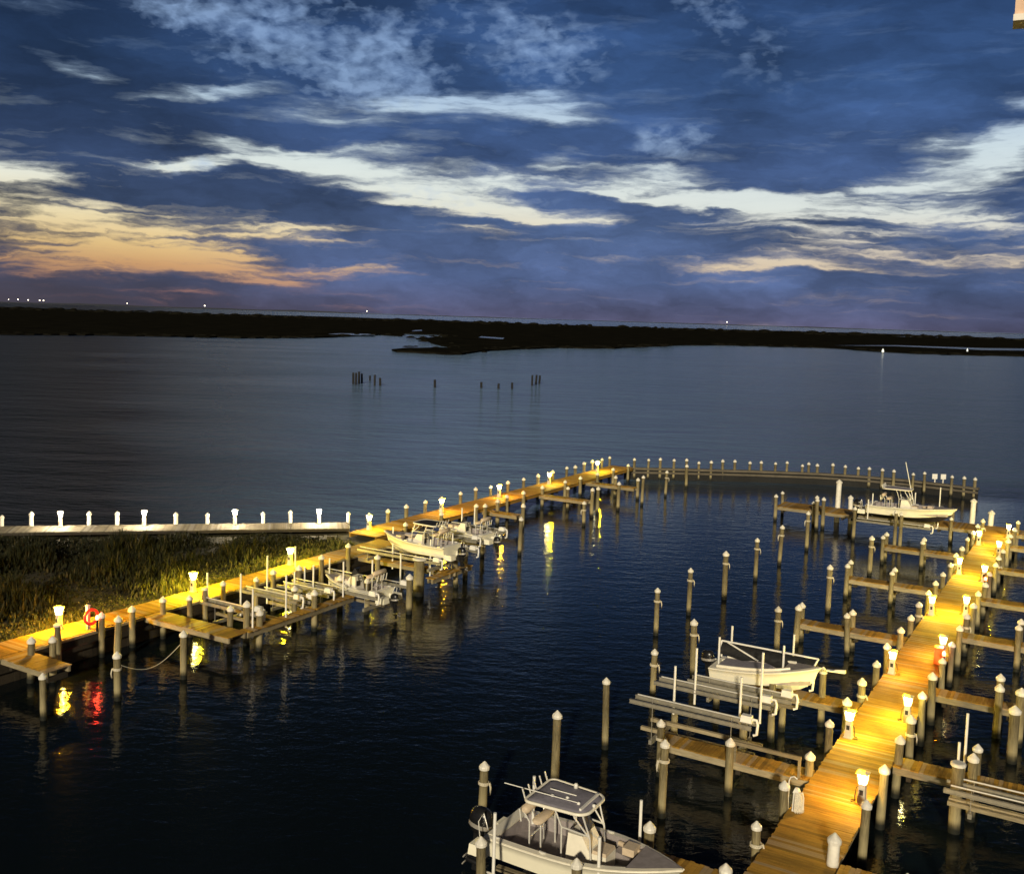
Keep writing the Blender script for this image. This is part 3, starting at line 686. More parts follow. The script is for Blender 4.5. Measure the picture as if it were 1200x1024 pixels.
def outboard(parent, x, y, z, sc_=1.0, tilt=0.0):
    e = empty('outboard_motor', (x, y, z)); e.parent = parent; e.rotation_euler = (0, tilt, 0); e.scale = (sc_,)*3
    m = MB()
    secs = []
    for zz, a, bb in ((.0, .20, .15), (.06, .27, .19), (.25, .30, .21), (.45, .29, .20), (.58, .22, .16), (.63, .10, .07)):
        secs.append([(-.24+a*1.1*math.cos(k*.5236), bb*math.sin(k*.5236), zz) for k in range(12)])
    m.loft(secs, 0, True, closed=True, flip=True); m.add(secs[-1], [tuple(range(12))]); m.add(secs[0], [tuple(range(12))[::-1]]); m.build('cowling', 'black', e)
    m = MB(); secs = [[(-.24+.335*math.cos(k*.5236), .218*math.sin(k*.5236), zz) for k in range(12)] for zz in (.15, .26)]; m.loft(secs, 0, True, closed=True, flip=True); m.build('trim_band', 'silver', e)
    m = MB(); m.box((-.2, 0, -.35), (.26, .12, .75), taper=1.3); m.box((-.24, 0, -.62), (.46, .22, .03)); m.tube([(-.5, 0, -.85), (-.1, 0, -.85), (.05, 0, -.85)], .07, 8, rs=[.07, .08, .02]); m.box((-.22, 0, -1.0), (.2, .03, .3)); m.build('leg', 'black', e)
    m = MB()
    for k in range(3):
        a = k*2.094; m.box((-.53, .11*math.cos(a), -.85+.11*math.sin(a)), (.03, .12, .10), ry=.5)
    m.build('propeller', 'silver', e)
    m = MB(); m.box((.04, 0, -.1), (.14, .28, .42)); m.build('clamp_bracket', 'dark', e)
def pipes(parent, name, lines, r=.024, mat='pipe'):
    m = MB()
    for l in lines: m.tube(l, r, 7)
    return m.build(name, mat, parent)
def console(parent, x, sole, h=1.0, w=.85, l=.75, seat=True):
    e = MB(); secs = []
    e.add([(x-l/2, -w/2, sole), (x+l/2, -w/2, sole), (x+l/2, w/2, sole), (x-l/2, w/2, sole), (x-l/2+.05, -w/2+.04, sole+h), (x+l/2-.28, -w/2+.04, sole+h), (x+l/2-.28, w/2-.04, sole+h), (x-l/2+.05, w/2-.04, sole+h),
           (x+l/2-.04, -w/2+.03, sole+h*.55), (x+l/2-.04, w/2-.03, sole+h*.55)],
          [(0, 1, 8, 5, 4), (1, 2, 9, 8), (8, 9, 6, 5), (2, 3, 7, 6, 9), (3, 0, 4, 7), (4, 5, 6, 7)])
    c = e.build('console', 'gelwhite', parent)
    g = MB(); g.add([(x+l/2-.26, -w/2+.06, sole+h+.004), (x+l/2-.26, w/2-.06, sole+h+.004), (x+l/2-.46, w/2-.12, sole+h+.42), (x+l/2-.46, -w/2+.12, sole+h+.42), (x+l/2-.28, -w/2+.06, sole+h+.004), (x+l/2-.28, w/2-.06, sole+h+.004), (x+l/2-.48, w/2-.12, sole+h+.42), (x+l/2-.48, -w/2+.12, sole+h+.42)],
                    [(0, 1, 2, 3), (7, 6, 5, 4), (0, 4, 5, 1), (1, 5, 6, 2), (2, 6, 7, 3), (3, 7, 4, 0)]); g.build('windscreen', 'glass', c)
    wm = MB(); wm.tube([(x-l/2-.03+.06*math.sin(t*.5236), .17*math.cos(t*.5236), sole+h*.86+.17*math.sin(t*.5236)) for t in range(12)], .018, 6, closed=True); wm.bar((x-l/2-.02, -.16, sole+h*.86), (x-l/2-.02, .16, sole+h*.86), .025, .02); wm.build('steering_wheel', 'dark', c)
    d = MB(); d.box((x-l/2+.0, .12, sole+h*.52), (.02, .3, .28)); d.build('panel', 'dark', c)
    if seat:
        s = MB(); s.box((x+l/2+.2, 0, sole+.22), (.42, w*.75, .44)); s.build('seat_box', 'gelwhite', c)
        s = MB(); s.box((x+l/2+.2, 0, sole+.48), (.42, w*.74, .09), taper=.92); s.build('cushion', 'vinyl', c)
    return c
def rounded(x0, x1, w0, w1, k=.35, n=7):
    """outline of a hard top, rounded corners; x0 stern, x1 bow"""
    pts = []
    def corner(cx, cy, r, a0):
        for i in range(n): a = a0+i*(math.pi/2)/(n-1); pts.append((cx+r*math.cos(a), cy+r*math.sin(a)))
    corner(x1-k, w1/2-k, k, 0); corner(x0+.18, w0/2-.18, .18, math.pi/2); corner(x0+.18, -w0/2+.18, .18, math.pi); corner(x1-k, -w1/2+k, k, 1.5*math.pi)
    return pts
def ttop(parent, x0, x1, w0, w1, z, sole, cx, mat='canvas', legs=True):
    pts = rounded(x0, x1, w0, w1); n = len(pts); m = MB()
    ccx = (x0+x1)/2
    rings = [[(ccx+(p[0]-ccx)*k, p[1]*k, z+dz) for p in pts] for k, dz in ((.97, -.02), (.97, .015), (.8, .05), (.5, .075), (.15, .085))]
    m.loft(rings, 0, True, closed=True); m.add(rings[-1], [tuple(range(n))]); m.add(rings[0], [tuple(range(n))[::-1]])
    t = m.build('canopy', mat, parent)
    q = MB(); q.tube([(p[0], p[1], z) for p in pts], .045, 8, closed=True); q.build('rim', 'gelwhite', t)
    bw = w1*.36; fx = x1-.28; rx = max(x0+.2, cx-.75)
    L = []
    for sg in (1, -1):
        y0 = sg*.44
        L += [[(cx-.48, y0, sole), (cx-.5, y0, sole+1.0), (cx-.62, sg*bw, z-.25), (rx, sg*bw, z-.03)],
              [(cx+.42, y0, sole), (cx+.36, y0, sole+.9), (min(cx+.18, fx-.12), sg*bw, z-.2), (min(cx+.14, fx-.16), sg*bw, z-.03)],
              [(cx+.36, y0, sole+.9), (fx+.1, sg*bw, z-.03)],
              [(cx-.5, y0, sole+1.0), (cx+.36, y0, sole+.95)]]
        L += [[(x0+.15, sg*bw, z-.04), (x1-.3, sg*bw, z-.04)]]
    for x in (x0+.25, cx-.1, x1-.35): L.append([(x, -w0*.45, z-.03), (x, w0*.45, z-.03)])
    pipes(parent, 'top_frame', L, .027)
    q = MB()
    for k in range(5):
        y = -w0*.4+k*w0*.2; q.tube([(x0-.02, y, z-.08), (x0-.14, y, z+.24)], .024, 6)
    q.build('rod_holder', 'pipe', t)
    return t
def leaning_post(parent, x, sole, w=.95):
    e = pipes(parent, 'leaning_post', [[(x-.18, s*w*.42, sole), (x-.2, s*w*.42, sole+.85)] for s in (1, -1)]+[[(x+.18, s*w*.42, sole), (x+.15, s*w*.42, sole+.85)] for s in (1, -1)]+[[(x-.2, -w*.42, sole+.4), (x-.2, w*.42, sole+.4)], [(x-.35, -w*.48, sole+1.12), (x-.35, w*.48, sole+1.12)], [(x-.2, w*.42, sole+.85), (x-.37, w*.48, sole+1.12)], [(x-.2, -w*.42, sole+.85), (x-.37, -w*.48, sole+1.12)]], .026)
    m = MB(); m.tube([(x+.05, -w/2, sole+.92), (x+.05, -w/2+.06, sole+.92), (x+.05, w/2-.06, sole+.92), (x+.05, w/2, sole+.92)], .17, 10, rs=[.1, .16, .16, .1]); m.v = [(vx, vy, sole+.92+(vz-sole-.92)*.6) for vx, vy, vz in m.v]; m.build('seat_bolster', 'vinyl', e)
    m = MB(); m.tube([(x-.34, -w/2, sole+1.16), (x-.34, -w/2+.05, sole+1.16), (x-.34, w/2-.05, sole+1.16), (x-.34, w/2, sole+1.16)], .12, 10, rs=[.07, .125, .125, .07]); m.build('backrest', 'vinyl', e)
    m = MB()
    for k in range(4): y = -w*.36+k*w*.24; m.tube([(x-.5, y, sole+.75), (x-.56, y, sole+1.1)], .028, 6)
    m.build('rod_holder', 'pipe', e)

def boat_center_console(loc, label, L=5.9, B=2.3, H=.95, motor=1.15, top=True, flip=True, bottom=False, topmat='canvas', zt=1.0, group='boats on lifts', antenna=True, cxf=.53):
    e = empty('motor_boat', loc, RZ); tag(e, label, 'boat', group)
    sole = .58*H/.95
    S = hull(e, L, B, H, ('hull', 'antifoul'), bottom, sole=sole, capw=.15, rise=.26, capmat='gelwhite')
    cx = L*cxf
    console(e, cx, sole, 1.0*zt, .88*min(1, zt+.08), .8*min(1, zt+.08))
    leaning_post(e, cx-1.30, sole, 1.0)
    if top: ttop(e, cx-1.74*zt, cx+.36*zt, B*.74, B*.66, sole+1.86*zt, sole, cx, topmat)
    # bow seating and foredeck
    for sg in (1, -1):
        m = MB(); pts = []
        secs = []
        for t in (.66, .74, .82, .9):
            i = min(range(len(S)), key=lambda k: abs(S[k][0]/L-t)); x, bg, zs, *_r = S[i]; rk = .10*L*max(0, (x/L-.6)/.4)**2*.5
            o_, q_ = bg-.22, max(.02, bg-.22-.36)
            secs.append([(x+rk, sg*o_, sole), (x+rk, sg*o_, sole+.30), (x+rk, sg*q_, sole+.30), (x+rk, sg*q_, sole)])
        m.loft(secs, 0, False, flip=(sg < 0)); m.add(secs[0], [(0, 1, 2, 3) if sg < 0 else (3, 2, 1, 0)]); m.build('bow_bench', 'nonskid', e)
        m = MB(); m.tube([(S[9][0], sg*(S[9][1]-.24), S[9][2]-.10), (S[10][0], sg*(S[10][1]-.25), S[10][2]-.10), (S[11][0]+.05, sg*(S[11][1]-.26), S[11][2]-.10)], .075, 8); m.build('bolster', 'vinyl', e)
    i = 12; x, bg, zs, *_r = S[i]
    fd = MB(); pr = []
    for k in range(11, 15):
        x, bg, zs, *_r = S[k]; rk = .10*L*max(0, (x/L-.6)/.4)**2*.58; pr.append([(x+rk, max(0, bg-.06), zs+.03), (x+rk, -max(0, bg-.06), zs+.03)])
    fd.loft(pr, 0, False, flip=False); fd.build('foredeck', 'nonskid', e)
    m = MB(); m.box((L*.74, B*.18, sole+.5), (.34, .42, .2)); m.build('back_cushion', 'vinyl', e)
    m = MB()
    for t in (.12, .4, .62):
        i = int(t*14); x, bg, zs, *_r = S[i]
        for sg in (1, -1): m = MB(); m.box((x, sg*(bg-.08), zs+.04), (.2, .04, .04)); m.box((x, sg*(bg-.08), zs+.02), (.08, .05, .05)); m.build('cleat', 'pipe', e)
    # transom, engine well
    m = MB(); m.box((.16, 0, H-.08), (.3, B*.80, .20)); m.build('transom_bench', 'gelwhite', e)
    m = MB(); m.box((-.28, B*.33, .42*H), (.56, .5, .3), taper=.9); m.build('swim_platform', 'hull', e)
    m = MB(); m.box((-.28, -B*.33, .42*H), (.56, .5, .3), taper=.9); m.build('swim_platform', 'hull', e)
    outboard(e, -.50, 0, H-.55, motor, .12)
    pipes(e, 'grab_rail', [[(-.35, -B*.3, .6*H), (-.42, -B*.3, H*1.15), (-.42, -B*.18, H*1.3), (-.35, -B*.1, H*.7)]], .018)
    if antenna and top:
        t = sole+1.86*zt
        pipes(e, 'antenna', [[(cx-.1, -B*.12, t+.10), (cx-2.3, -B*.22, t+.16)]], .014, 'pvc')
        pipes(e, 'antenna', [[(cx-.35, B*.05, t+.09), (cx-1.1, B*.0, t+.13)]], .016, 'pvc')
        m = MB(); m.bar((cx+.36*zt-.22, -B*.25, t+.075), (cx+.36*zt-.22, B*.25, t+.075), .06, .06); m.build('light_bar', 'pvc', e)
        m = MB()
        for k in range(4): m.lathe([(.05, .05), (.05, .11), (.02, .13)], 8, (cx-.9+k*.4, -B*.12+.12*(k % 2), t))
        m.lathe([(.06, .05), (.06, .16), (.03, .2)], 8, (cx-.6, B*.26, t)); m.build('deck_light', 'pvc', e)
    return e

# big boat at the bottom
boat_center_console(W(-23.75, -7.45, .78), 'big cream centre console boat with grey T-top at the bottom of the picture', L=5.12, B=2.15, H=.95, zt=.86, cxf=.505)
# white boat at the end pier
bt = boat_center_console(W(32.3, -8.9, 1.85), 'cream centre console boat on its lift in front of the end pier', L=5.9, B=2.2, H=.95, motor=1.15, bottom=True, zt=.92, antenna=False, cxf=.47)
pipes(bt, 'antenna', [[(3.0, 0, 2.3), (2.5, .1, 4.3)]], .03, 'pvc')
# canopied boat in the left slips
bl_ = boat_center_console(W(1.0, -25.9, 1.75), 'cream centre console boat with dark canopy raised high in the left slips', L=4.7, B=2.0, H=.9, motor=.85, topmat='darkcanvas', antenna=False, zt=.8, cxf=.47)
bl_.rotation_euler[2] = RZ + math.pi
sb = boat_center_console(W(-5.6, -25.7, .85), 'small grey white skiff with an outboard sitting low in the left slips', L=3.8, B=1.7, H=.62, motor=.75, top=False, antenna=False, zt=.75)
sb.rotation_euler[2] = RZ + math.pi
sk = boat_center_console(W(6.6, -26.9, 1.7), 'grey white skiff on its lift between the canopied boat and the boardwalk', L=3.5, B=1.6, H=.55, motor=.75, top=False, antenna=False, zt=.75)
sk.rotation_euler[2] = RZ + math.pi
# small bowrider with folded cover
e = empty('motor_boat', W(-9.0, -6.35, 1.75), RZ); e.rotation_euler = (0, R_(-3.5), RZ); tag(e, 'small cream boat with dark cover rolled under a long white pole, on its lift', 'boat', 'boats on lifts')
S = hull(e, 3.95, 1.75, .72, ('hull', 'antifoul'), False, sole=.34, capw=.16, rise=.34)
for sg in (1, -1):
    m = MB(); m.tube([(S[k][0]+.10*4.35*max(0, (S[k][0]/4.35-.6)/.4)**2*.5, sg*(S[k][1]-.18), S[k][2]+.06) for k in range(1, 12)], .06, 7); m.build('coaming', 'gelwhite', e)
m = MB(); m.box((1.2, 0, .58), (2.1, 1.25, .34), taper=.9); m.build('cockpit_cover', 'canvas', e)
m = MB(); pr = []
for k in range(10, 15):
    x, bg, zs, *_r = S[k]; rk = .10*4.35*max(0, (x/4.35-.6)/.4)**2*.58; pr.append([(x+rk, max(0, bg-.06), zs+.03), (x+rk, -max(0, bg-.06), zs+.03)])
m.loft(pr, 0, False); m.build('foredeck', 'nonskid', e)
m = MB(); m.box((4.75, 0, 1.0), (.7, .16, .05)); m.tube([(4.7, 0, 1.02), (5.1, 0, 1.06)], .05, 7); m.build('bow_pulpit', 'gelwhite', e)
pipes(e, 'cover_pole', [[(.0, .75, 1.39), (3.9, .75, 1.15)], [(.0, .75, 1.39), (.0, .7, .75)], [(3.9, .75, 1.15), (3.8, .40, .9)]], .04, 'pvc')
m = MB(); secs = []
for k in range(9):
    x = .05+k*.475; zt = 1.34-.24*k/8
    secs.append([(x, .73, zt), (x, .56, zt-.10), (x, .34+.05*math.sin(k*2.1), zt-.36-.12*math.sin(k*.9)**2), (x, .80, zt-.40-.1*math.cos(k*1.3)**2), (x, .90, zt-.14)])
m.loft(secs, 0, True, closed=True); m.add(secs[0], [(0, 1, 2, 3, 4)]); m.add(secs[-1], [(4, 3, 2, 1, 0)]); m.build('rolled_cover', 'darkcanvas', e)
pipes(e, 'cover_pole', [[(.35, .5, 1.42), (1.7, .12, .95)]], .035, 'pvc')
outboard(e, -.12, 0, .62, .85)

# ------------------------------------------------------------------ building corner above the camera (top right)
d_ = ray(1188, 33); P = CAMP + d_*5.0
e = empty('building', (P.x, P.y, P.z), -math.atan2(d_.x, d_.y)); tag(e, 'peach stucco balcony corner of the building at the top right edge', 'building')
m = MB(); m.box((1.55, -.06, .83), (3.1, .12, 1.62)); m.build('fascia', 'peach', e)
m = MB(); m.box((1.55, -.07, .01), (3.11, .16, .03)); m.build('drip_edge', 'stuccowhite', e)

# ------------------------------------------------------------------ marsh, far shore, water
def strip(name, near, far, z, mat):
    m = MB(); n = len(near)
    m.add([(p.x, p.y, z) for p in near] + [(p.x, p.y, z) for p in far] + [(p.x, p.y, -.5) for p in near], [(i, i+1, n+i+1, n+i) for i in range(n-1)] + [(2*n+i, 2*n+i+1, i+1, i) for i in range(n-1)])
    o = m.build(name, mat); o['kind'] = 'structure'; return o
mm, nt, b = newmat('marsh_ground'); tc = nd(nt, 'ShaderNodeTexCoord'); n1 = noise(nt, tc.outputs['Object'], .05, 8)
c = ramp(nt, n1.outputs['Fac'], [(.3, (.006, .006, .005)), (.7, (.016, .015, .011))]); nt.links.new(c, b.inputs['Base Color']); b.inputs['Roughness'].default_value = 1; b.inputs['Specular IOR Level'].default_value = 0
M['marsh'] = mm
def wob(P, k): return Vector((P.x, P.y*(1+k*random.uniform(-1, 1)), 0))
# horizon line in the image: v = 353.5 + u*0.0308
near_px = [(-900, 366), (-500, 379), (-250, 385.5), (-60, 391.5), (0, 392.5), (60, 393), (130, 393.6), (200, 395), (300, 396.8), (378, 396), (420, 394), (446, 393), (470, 394.5), (474, 391.5), (525, 393.5), (527, 395), (500, 397), (487, 397.6), (502, 400), (505, 402.5), (524, 407), (524.5, 409), (480, 409), (459, 411), (465, 413), (500, 414.8), (530, 416), (541, 416), (560, 413), (580, 411), (610, 409.5), (655, 408), (700, 408.8), (720, 409), (750, 407), (800, 405), (850, 405), (900, 406.2), (940, 407.5), (975, 408.5), (1010, 411), (1040, 413), (1075, 415), (1130, 416.5), (1200, 418), (1300, 421), (1500, 428), (1900, 446)]
def dens(px):
    out = []
    for (a, b_), (c_, d_) in zip(px, px[1:]):
        k = max(1, int(abs(c_-a)/9))
        for i in range(k): t = i/k; out.append((a+(c_-a)*t, b_+(d_-b_)*t+random.uniform(-.35, .35)*(0 if i == 0 else 1)))
    out.append(px[-1]); return out
near_l = [at(u, v, 0) for u, v in dens(near_px)]
far_l = [at(-900, 333.0, 0), at(-300, 351.6, 0)] + [at(u, 353.5+u*.03083+6.6+.6*math.sin(u*.011)+random.uniform(-.25, .25), 0) for u in range(-200, 1300, 18)] + [at(1500, 406.6, 0), at(1900, 419.3, 0)]
m = MB(); poly = near_l + far_l[::-1]
nn = len(poly)
def hz(p): return .75 if p.length < 900 else 1.0
m.add([(p.x, p.y, .7) for p in poly] + [(p.x, p.y, -.5) for p in poly], [tuple(range(nn))] + [(nn+i, nn+(i+1) % nn, (i+1) % nn, i) for i in range(nn)])
o = m.build('marsh', 'marsh'); o['kind'] = 'structure'
# ponds and creeks: sheets of open water lying in the marsh
def pond(pts): return [at(u, v, .75) for u, v in pts]
ponds = [[(482, 388.2), (495, 387.6), (494, 386.6), (486, 387.0)], [(561, 395.4), (589, 397.4), (591, 396), (564, 394.2)], [(384, 391.4), (420, 393.0), (440, 393.2), (436, 391.4), (400, 390.6)],
         [(978, 404.8), (1050, 405.7), (1110, 408.2), (1150, 410.2), (1215, 411.0), (1215, 408.6), (1150, 407.9), (1100, 406.2), (1052, 404.6)], [(1050, 394.3), (1068, 395), (1066, 394.2)], [(1095, 395.3), (1108, 396), (1105, 395.2)]]
# shrubs breaking the marsh edge
m = MB(); rng = random.Random(4)
for i in range(900):
    u = rng.uniform(-120, 1320); hv = 353.5+u*.03083
    k = rng.random()
    if k < .45: P = at(u, hv+rng.uniform(6.4, 9), .6)
    else:
        q = rng.choice(near_l); P = Vector((q.x+rng.uniform(-6, 6), q.y+rng.uniform(1, 25), .6))
        if P.y > 1200: continue
    s = P.length*.0011*rng.uniform(.5, 1.5)
    w = s*rng.uniform(1.5, 5)
    m.lathe([(w, 0), (w*.9, s*.5), (w*.45, s*.85), (w*.1, s)], 7, (P.x, P.y, .55))
o = m.build('marsh_grass', 'marsh'); tag(o, 'dark clumps of grass and shrubs over the black marsh', 'marsh grass', kind='stuff')

# far shore
m = MB(); top = []; bot = []
for i in range(220):
    u = -700+i*12; d_ = ray(u, 353.5+u*.03083); d_.z = 0; d_.normalize()
    Pp = d_*14000; h = 16+14*mn.noise(Vector((u*.013, 2.2, 0)))+6*mn.noise(Vector((u*.06, 0, 1)))
    if u > 420: h *= .55
    top.append((Pp.x, Pp.y, max(3, h))); bot.append((Pp.x, Pp.y, -1)); 
back = [(p[0]*1.03, p[1]*1.03, p[2]) for p in top]
n = len(top); m.add(bot+top+back, [(i, i+1, n+i+1, n+i) for i in range(n-1)] + [(n+i, n+i+1, 2*n+i+1, 2*n+i) for i in range(n-1)])
mm, nt, b = newmat('far_shore'); b.inputs['Base Color'].default_value = (.03, .035, .05, 1); b.inputs['Roughness'].default_value = 1
M['far'] = mm
o = m.build('far_shore', 'far'); o['kind'] = 'structure'
em = emis('far_lamp', (1, .86, .62), 9)
for u, v, k, l in [(10, 351.0, .7, 'leftmost and faint of the row'), (21, 351.1, 1, 'second of the row at far left'), (33, 351.6, 1, 'third of the row at far left'), (46.5, 352, 1.1, 'fourth of the row at far left'), (51, 352.2, 1.1, 'fifth of the row at far left'), (149, 355.6, .8, 'alone above the left marsh'), (240, 358.4, 1.3, 'brightest above the left marsh'), (430, 364.7, .9, 'above the creek mouth'), (852, 377.5, 1.0, 'alone on the right')]:
    d_ = ray(u, v); P = CAMP + d_*(9000/math.hypot(d_.x, d_.y)); 
    e = empty('shore_light', (P.x, P.y, 0)); tag(e, 'tiny bright shore light on the horizon, '+l, 'shore light', 'lights on the far shore')
    m = MB(); m.tube([(0, 0, -1), (0, 0, P.z)], .8, 6); m.build('mast', 'dark', e)
    m = MB(); m.lathe([(1.2*k, -3*k), (3.6*k, -1.5*k), (3.6*k, 1.5*k), (1.2*k, 3*k)], 8, (0, 0, P.z)); m.build('lamp', em, e)
for u, v, k, l in [(1034.5, 412, .9, 'left'), (1133.5, 411, .7, 'right')]:
    P = at(u, v+1.0, .7); e = empty('channel_marker', (P.x, P.y, .0)); tag(e, 'tiny white marker at the edge of the right marsh, %s of two' % l, 'channel marker')
    m = MB(); m.tube([(0, 0, -.5), (0, 0, 2.0)], .15, 6); m.build('post', 'wrap', e)
    m = MB(); m.lathe([(.9*k, .8), (.9*k, 1.6), (.2*k, 3.2)], 8); m.build('board', emis('marker_lamp', (.9, 1, .9), .6), e)

# water: one sheet to the horizon
mm, nt, b = newmat('water'); M['water'] = mm
geo = nd(nt, 'ShaderNodeNewGeometry'); pos = geo.outputs['Position']
sx = nd(nt, 'ShaderNodeSeparateXYZ'); nt.links.new(pos, sx.inputs[0])
nn_ = mth(nt, 'ADD', mth(nt, 'MULTIPLY', mth(nt, 'SUBTRACT', sx.outputs['X'], O_.x), N_.x), mth(nt, 'MULTIPLY', mth(nt, 'SUBTRACT', sx.outputs['Y'], O_.y), N_.y))
inb = mth(nt, 'MULTIPLY', mth(nt, 'MULTIPLY_ADD', nn_, .5, 18.0, clamp=True), mth(nt, 'MULTIPLY_ADD', sx.outputs['Y'], -.06, 6.7, clamp=True))   # 1 inside the basin
b.inputs['Base Color'].default_value = (.006, .011, .014, 1); b.inputs['IOR'].default_value = 1.333
w1 = noise(nt, mapv(nt, pos, scale=(.55, 1.1, 1)), 1.0, 5, .6); w2 = noise(nt, mapv(nt, pos, rot=(0, 0, .4), scale=(.09, .22, 1)), 1.0, 3, .5); w3 = noise(nt, pos, 2.6, 3, .5)
w4 = noise(nt, mapv(nt, pos, rot=(0, 0, -.2), scale=(.012, .03, 1)), 1.0, 3, .5)
def zm(x, k): return mth(nt, 'MULTIPLY', mth(nt, 'SUBTRACT', x.outputs['Fac'], .5), k)
bay_h = mth(nt, 'ADD', zm(w1, .75), mth(nt, 'ADD', zm(w2, 1.9), zm(w4, 3.0)))
bas_h = mth(nt, 'ADD', zm(w3, .014), zm(w1, .034))
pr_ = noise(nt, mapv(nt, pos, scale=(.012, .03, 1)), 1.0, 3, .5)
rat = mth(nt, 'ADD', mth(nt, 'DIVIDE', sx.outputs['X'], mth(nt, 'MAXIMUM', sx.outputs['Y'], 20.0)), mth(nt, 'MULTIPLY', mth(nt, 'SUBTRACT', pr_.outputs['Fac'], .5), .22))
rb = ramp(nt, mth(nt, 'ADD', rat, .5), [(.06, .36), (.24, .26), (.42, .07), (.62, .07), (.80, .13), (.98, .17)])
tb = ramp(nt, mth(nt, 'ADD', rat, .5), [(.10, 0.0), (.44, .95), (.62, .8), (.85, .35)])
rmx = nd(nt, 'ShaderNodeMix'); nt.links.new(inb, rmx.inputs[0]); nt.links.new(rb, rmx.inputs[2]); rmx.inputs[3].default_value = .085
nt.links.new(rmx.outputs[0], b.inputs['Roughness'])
bay_sheen = mixc(nt, mth(nt, 'MULTIPLY', tb, mth(nt, 'SUBTRACT', 1.0, inb)), (.004, .007, .009), (.15, .25, .40))  # lighter blue in the mid bay paints the sky's sheen into the colour
nt.links.new(bay_sheen, b.inputs['Base Color'])
mx = nd(nt, 'ShaderNodeMix'); nt.links.new(inb, mx.inputs[0]); nt.links.new(bay_h, mx.inputs[2]); nt.links.new(bas_h, mx.inputs[3])
nt.links.new(bump(nt, mx.outputs[0], 1.0, 1.0), b.inputs['Normal'])
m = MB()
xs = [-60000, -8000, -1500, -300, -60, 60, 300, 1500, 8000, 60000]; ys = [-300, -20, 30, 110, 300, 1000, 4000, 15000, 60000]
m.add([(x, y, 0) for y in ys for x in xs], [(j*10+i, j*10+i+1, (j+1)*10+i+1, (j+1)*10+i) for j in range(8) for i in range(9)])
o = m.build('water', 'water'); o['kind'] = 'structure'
m = MB()
for p in ponds: m.add([tuple(q) for q in pond(p)], [tuple(range(len(p)))])
o = m.build('creek_water', 'water'); o['kind'] = 'structure'

# ------------------------------------------------------------------ sky
wd = bpy.data.worlds.new('World'); sc.world = wd; wd.use_nodes = True
nt = wd.node_tree; nt.nodes.clear()
out = nd(nt, 'ShaderNodeOutputWorld'); bg = nd(nt, 'ShaderNodeBackground'); nt.links.new(bg.outputs[0], out.inputs[0])
tc = nd(nt, 'ShaderNodeTexCoord'); dirv = tc.outputs['Generated']
sx = nd(nt, 'ShaderNodeSeparateXYZ'); nt.links.new(dirv, sx.inputs[0])
az = mth(nt, 'ARCTAN2', sx.outputs['X'], sx.outputs['Y']); el = mth(nt, 'ARCSINE', sx.outputs['Z'])
cb = nd(nt, 'ShaderNodeCombineXYZ'); nt.links.new(az, cb.inputs[0]); nt.links.new(el, cb.inputs[1]); ae = cb.outputs[0]
# cloud plane coordinates, flattened to the horizon
zz = mth(nt, 'ADD', mth(nt, 'MAXIMUM', sx.outputs['Z'], 0.0), .07)
cb2 = nd(nt, 'ShaderNodeCombineXYZ'); nt.links.new(mth(nt, 'DIVIDE', sx.outputs['X'], zz), cb2.inputs[0]); nt.links.new(mth(nt, 'DIVIDE', sx.outputs['Y'], zz), cb2.inputs[1]); pl = cb2.outputs[0]
def vadd(a, b_, k):
    s = nd(nt, 'ShaderNodeVectorMath', operation='SUBTRACT'); nt.links.new(b_, s.inputs[0]); s.inputs[1].default_value = (.5, .5, .5)
    q = nd(nt, 'ShaderNodeVectorMath', operation='MULTIPLY'); nt.links.new(s.outputs[0], q.inputs[0]); q.inputs[1].default_value = k
    r = nd(nt, 'ShaderNodeVectorMath', operation='ADD'); nt.links.new(a, r.inputs[0]); nt.links.new(q.outputs[0], r.inputs[1]); return r.outputs[0]
wA = noise(nt, mapv(nt, ae, scale=(5, 14, 1)), 1.0, 5, .6); wB = noise(nt, mapv(nt, ae, scale=(22, 70, 1), rot=(0, 0, .12)), 1.0, 5, .62)
aw = vadd(vadd(ae, wA.outputs['Color'], (.11, .045, 0)), wB.outputs['Color'], (.05, .017, 0))
def px2ae(u, v):
    d_ = ray(u, v).normalized(); return math.atan2(d_.x, d_.y), math.asin(d_.z)
def blobs(lst, vec):
    acc = None
    for u, v, rx, ry, rot, amp in lst:
        a0, e0 = px2ae(u, v); c_, s_ = math.cos(R_(rot)), math.sin(R_(rot))
        a1, e1 = px2ae(u+c_*rx, v+s_*rx); L1 = math.hypot(a1-a0, e1-e0); th = math.atan2(e1-e0, a1-a0)
        a2, e2 = px2ae(u-s_*ry, v+c_*ry); L2 = math.hypot(a2-a0, e2-e0)
        mp = mapv(nt, vec, (a0, e0, 0), (0, 0, th), (L1*1.35, L2*1.5, 1), 'TEXTURE')
        g_ = nd(nt, 'ShaderNodeTexGradient', gradient_type='SPHERICAL'); nt.links.new(mp, g_.inputs[0])
        acc = mth(nt, 'MULTIPLY_ADD', g_.outputs['Fac'], amp*1.25, acc if acc is not None else 0.0)
    return acc
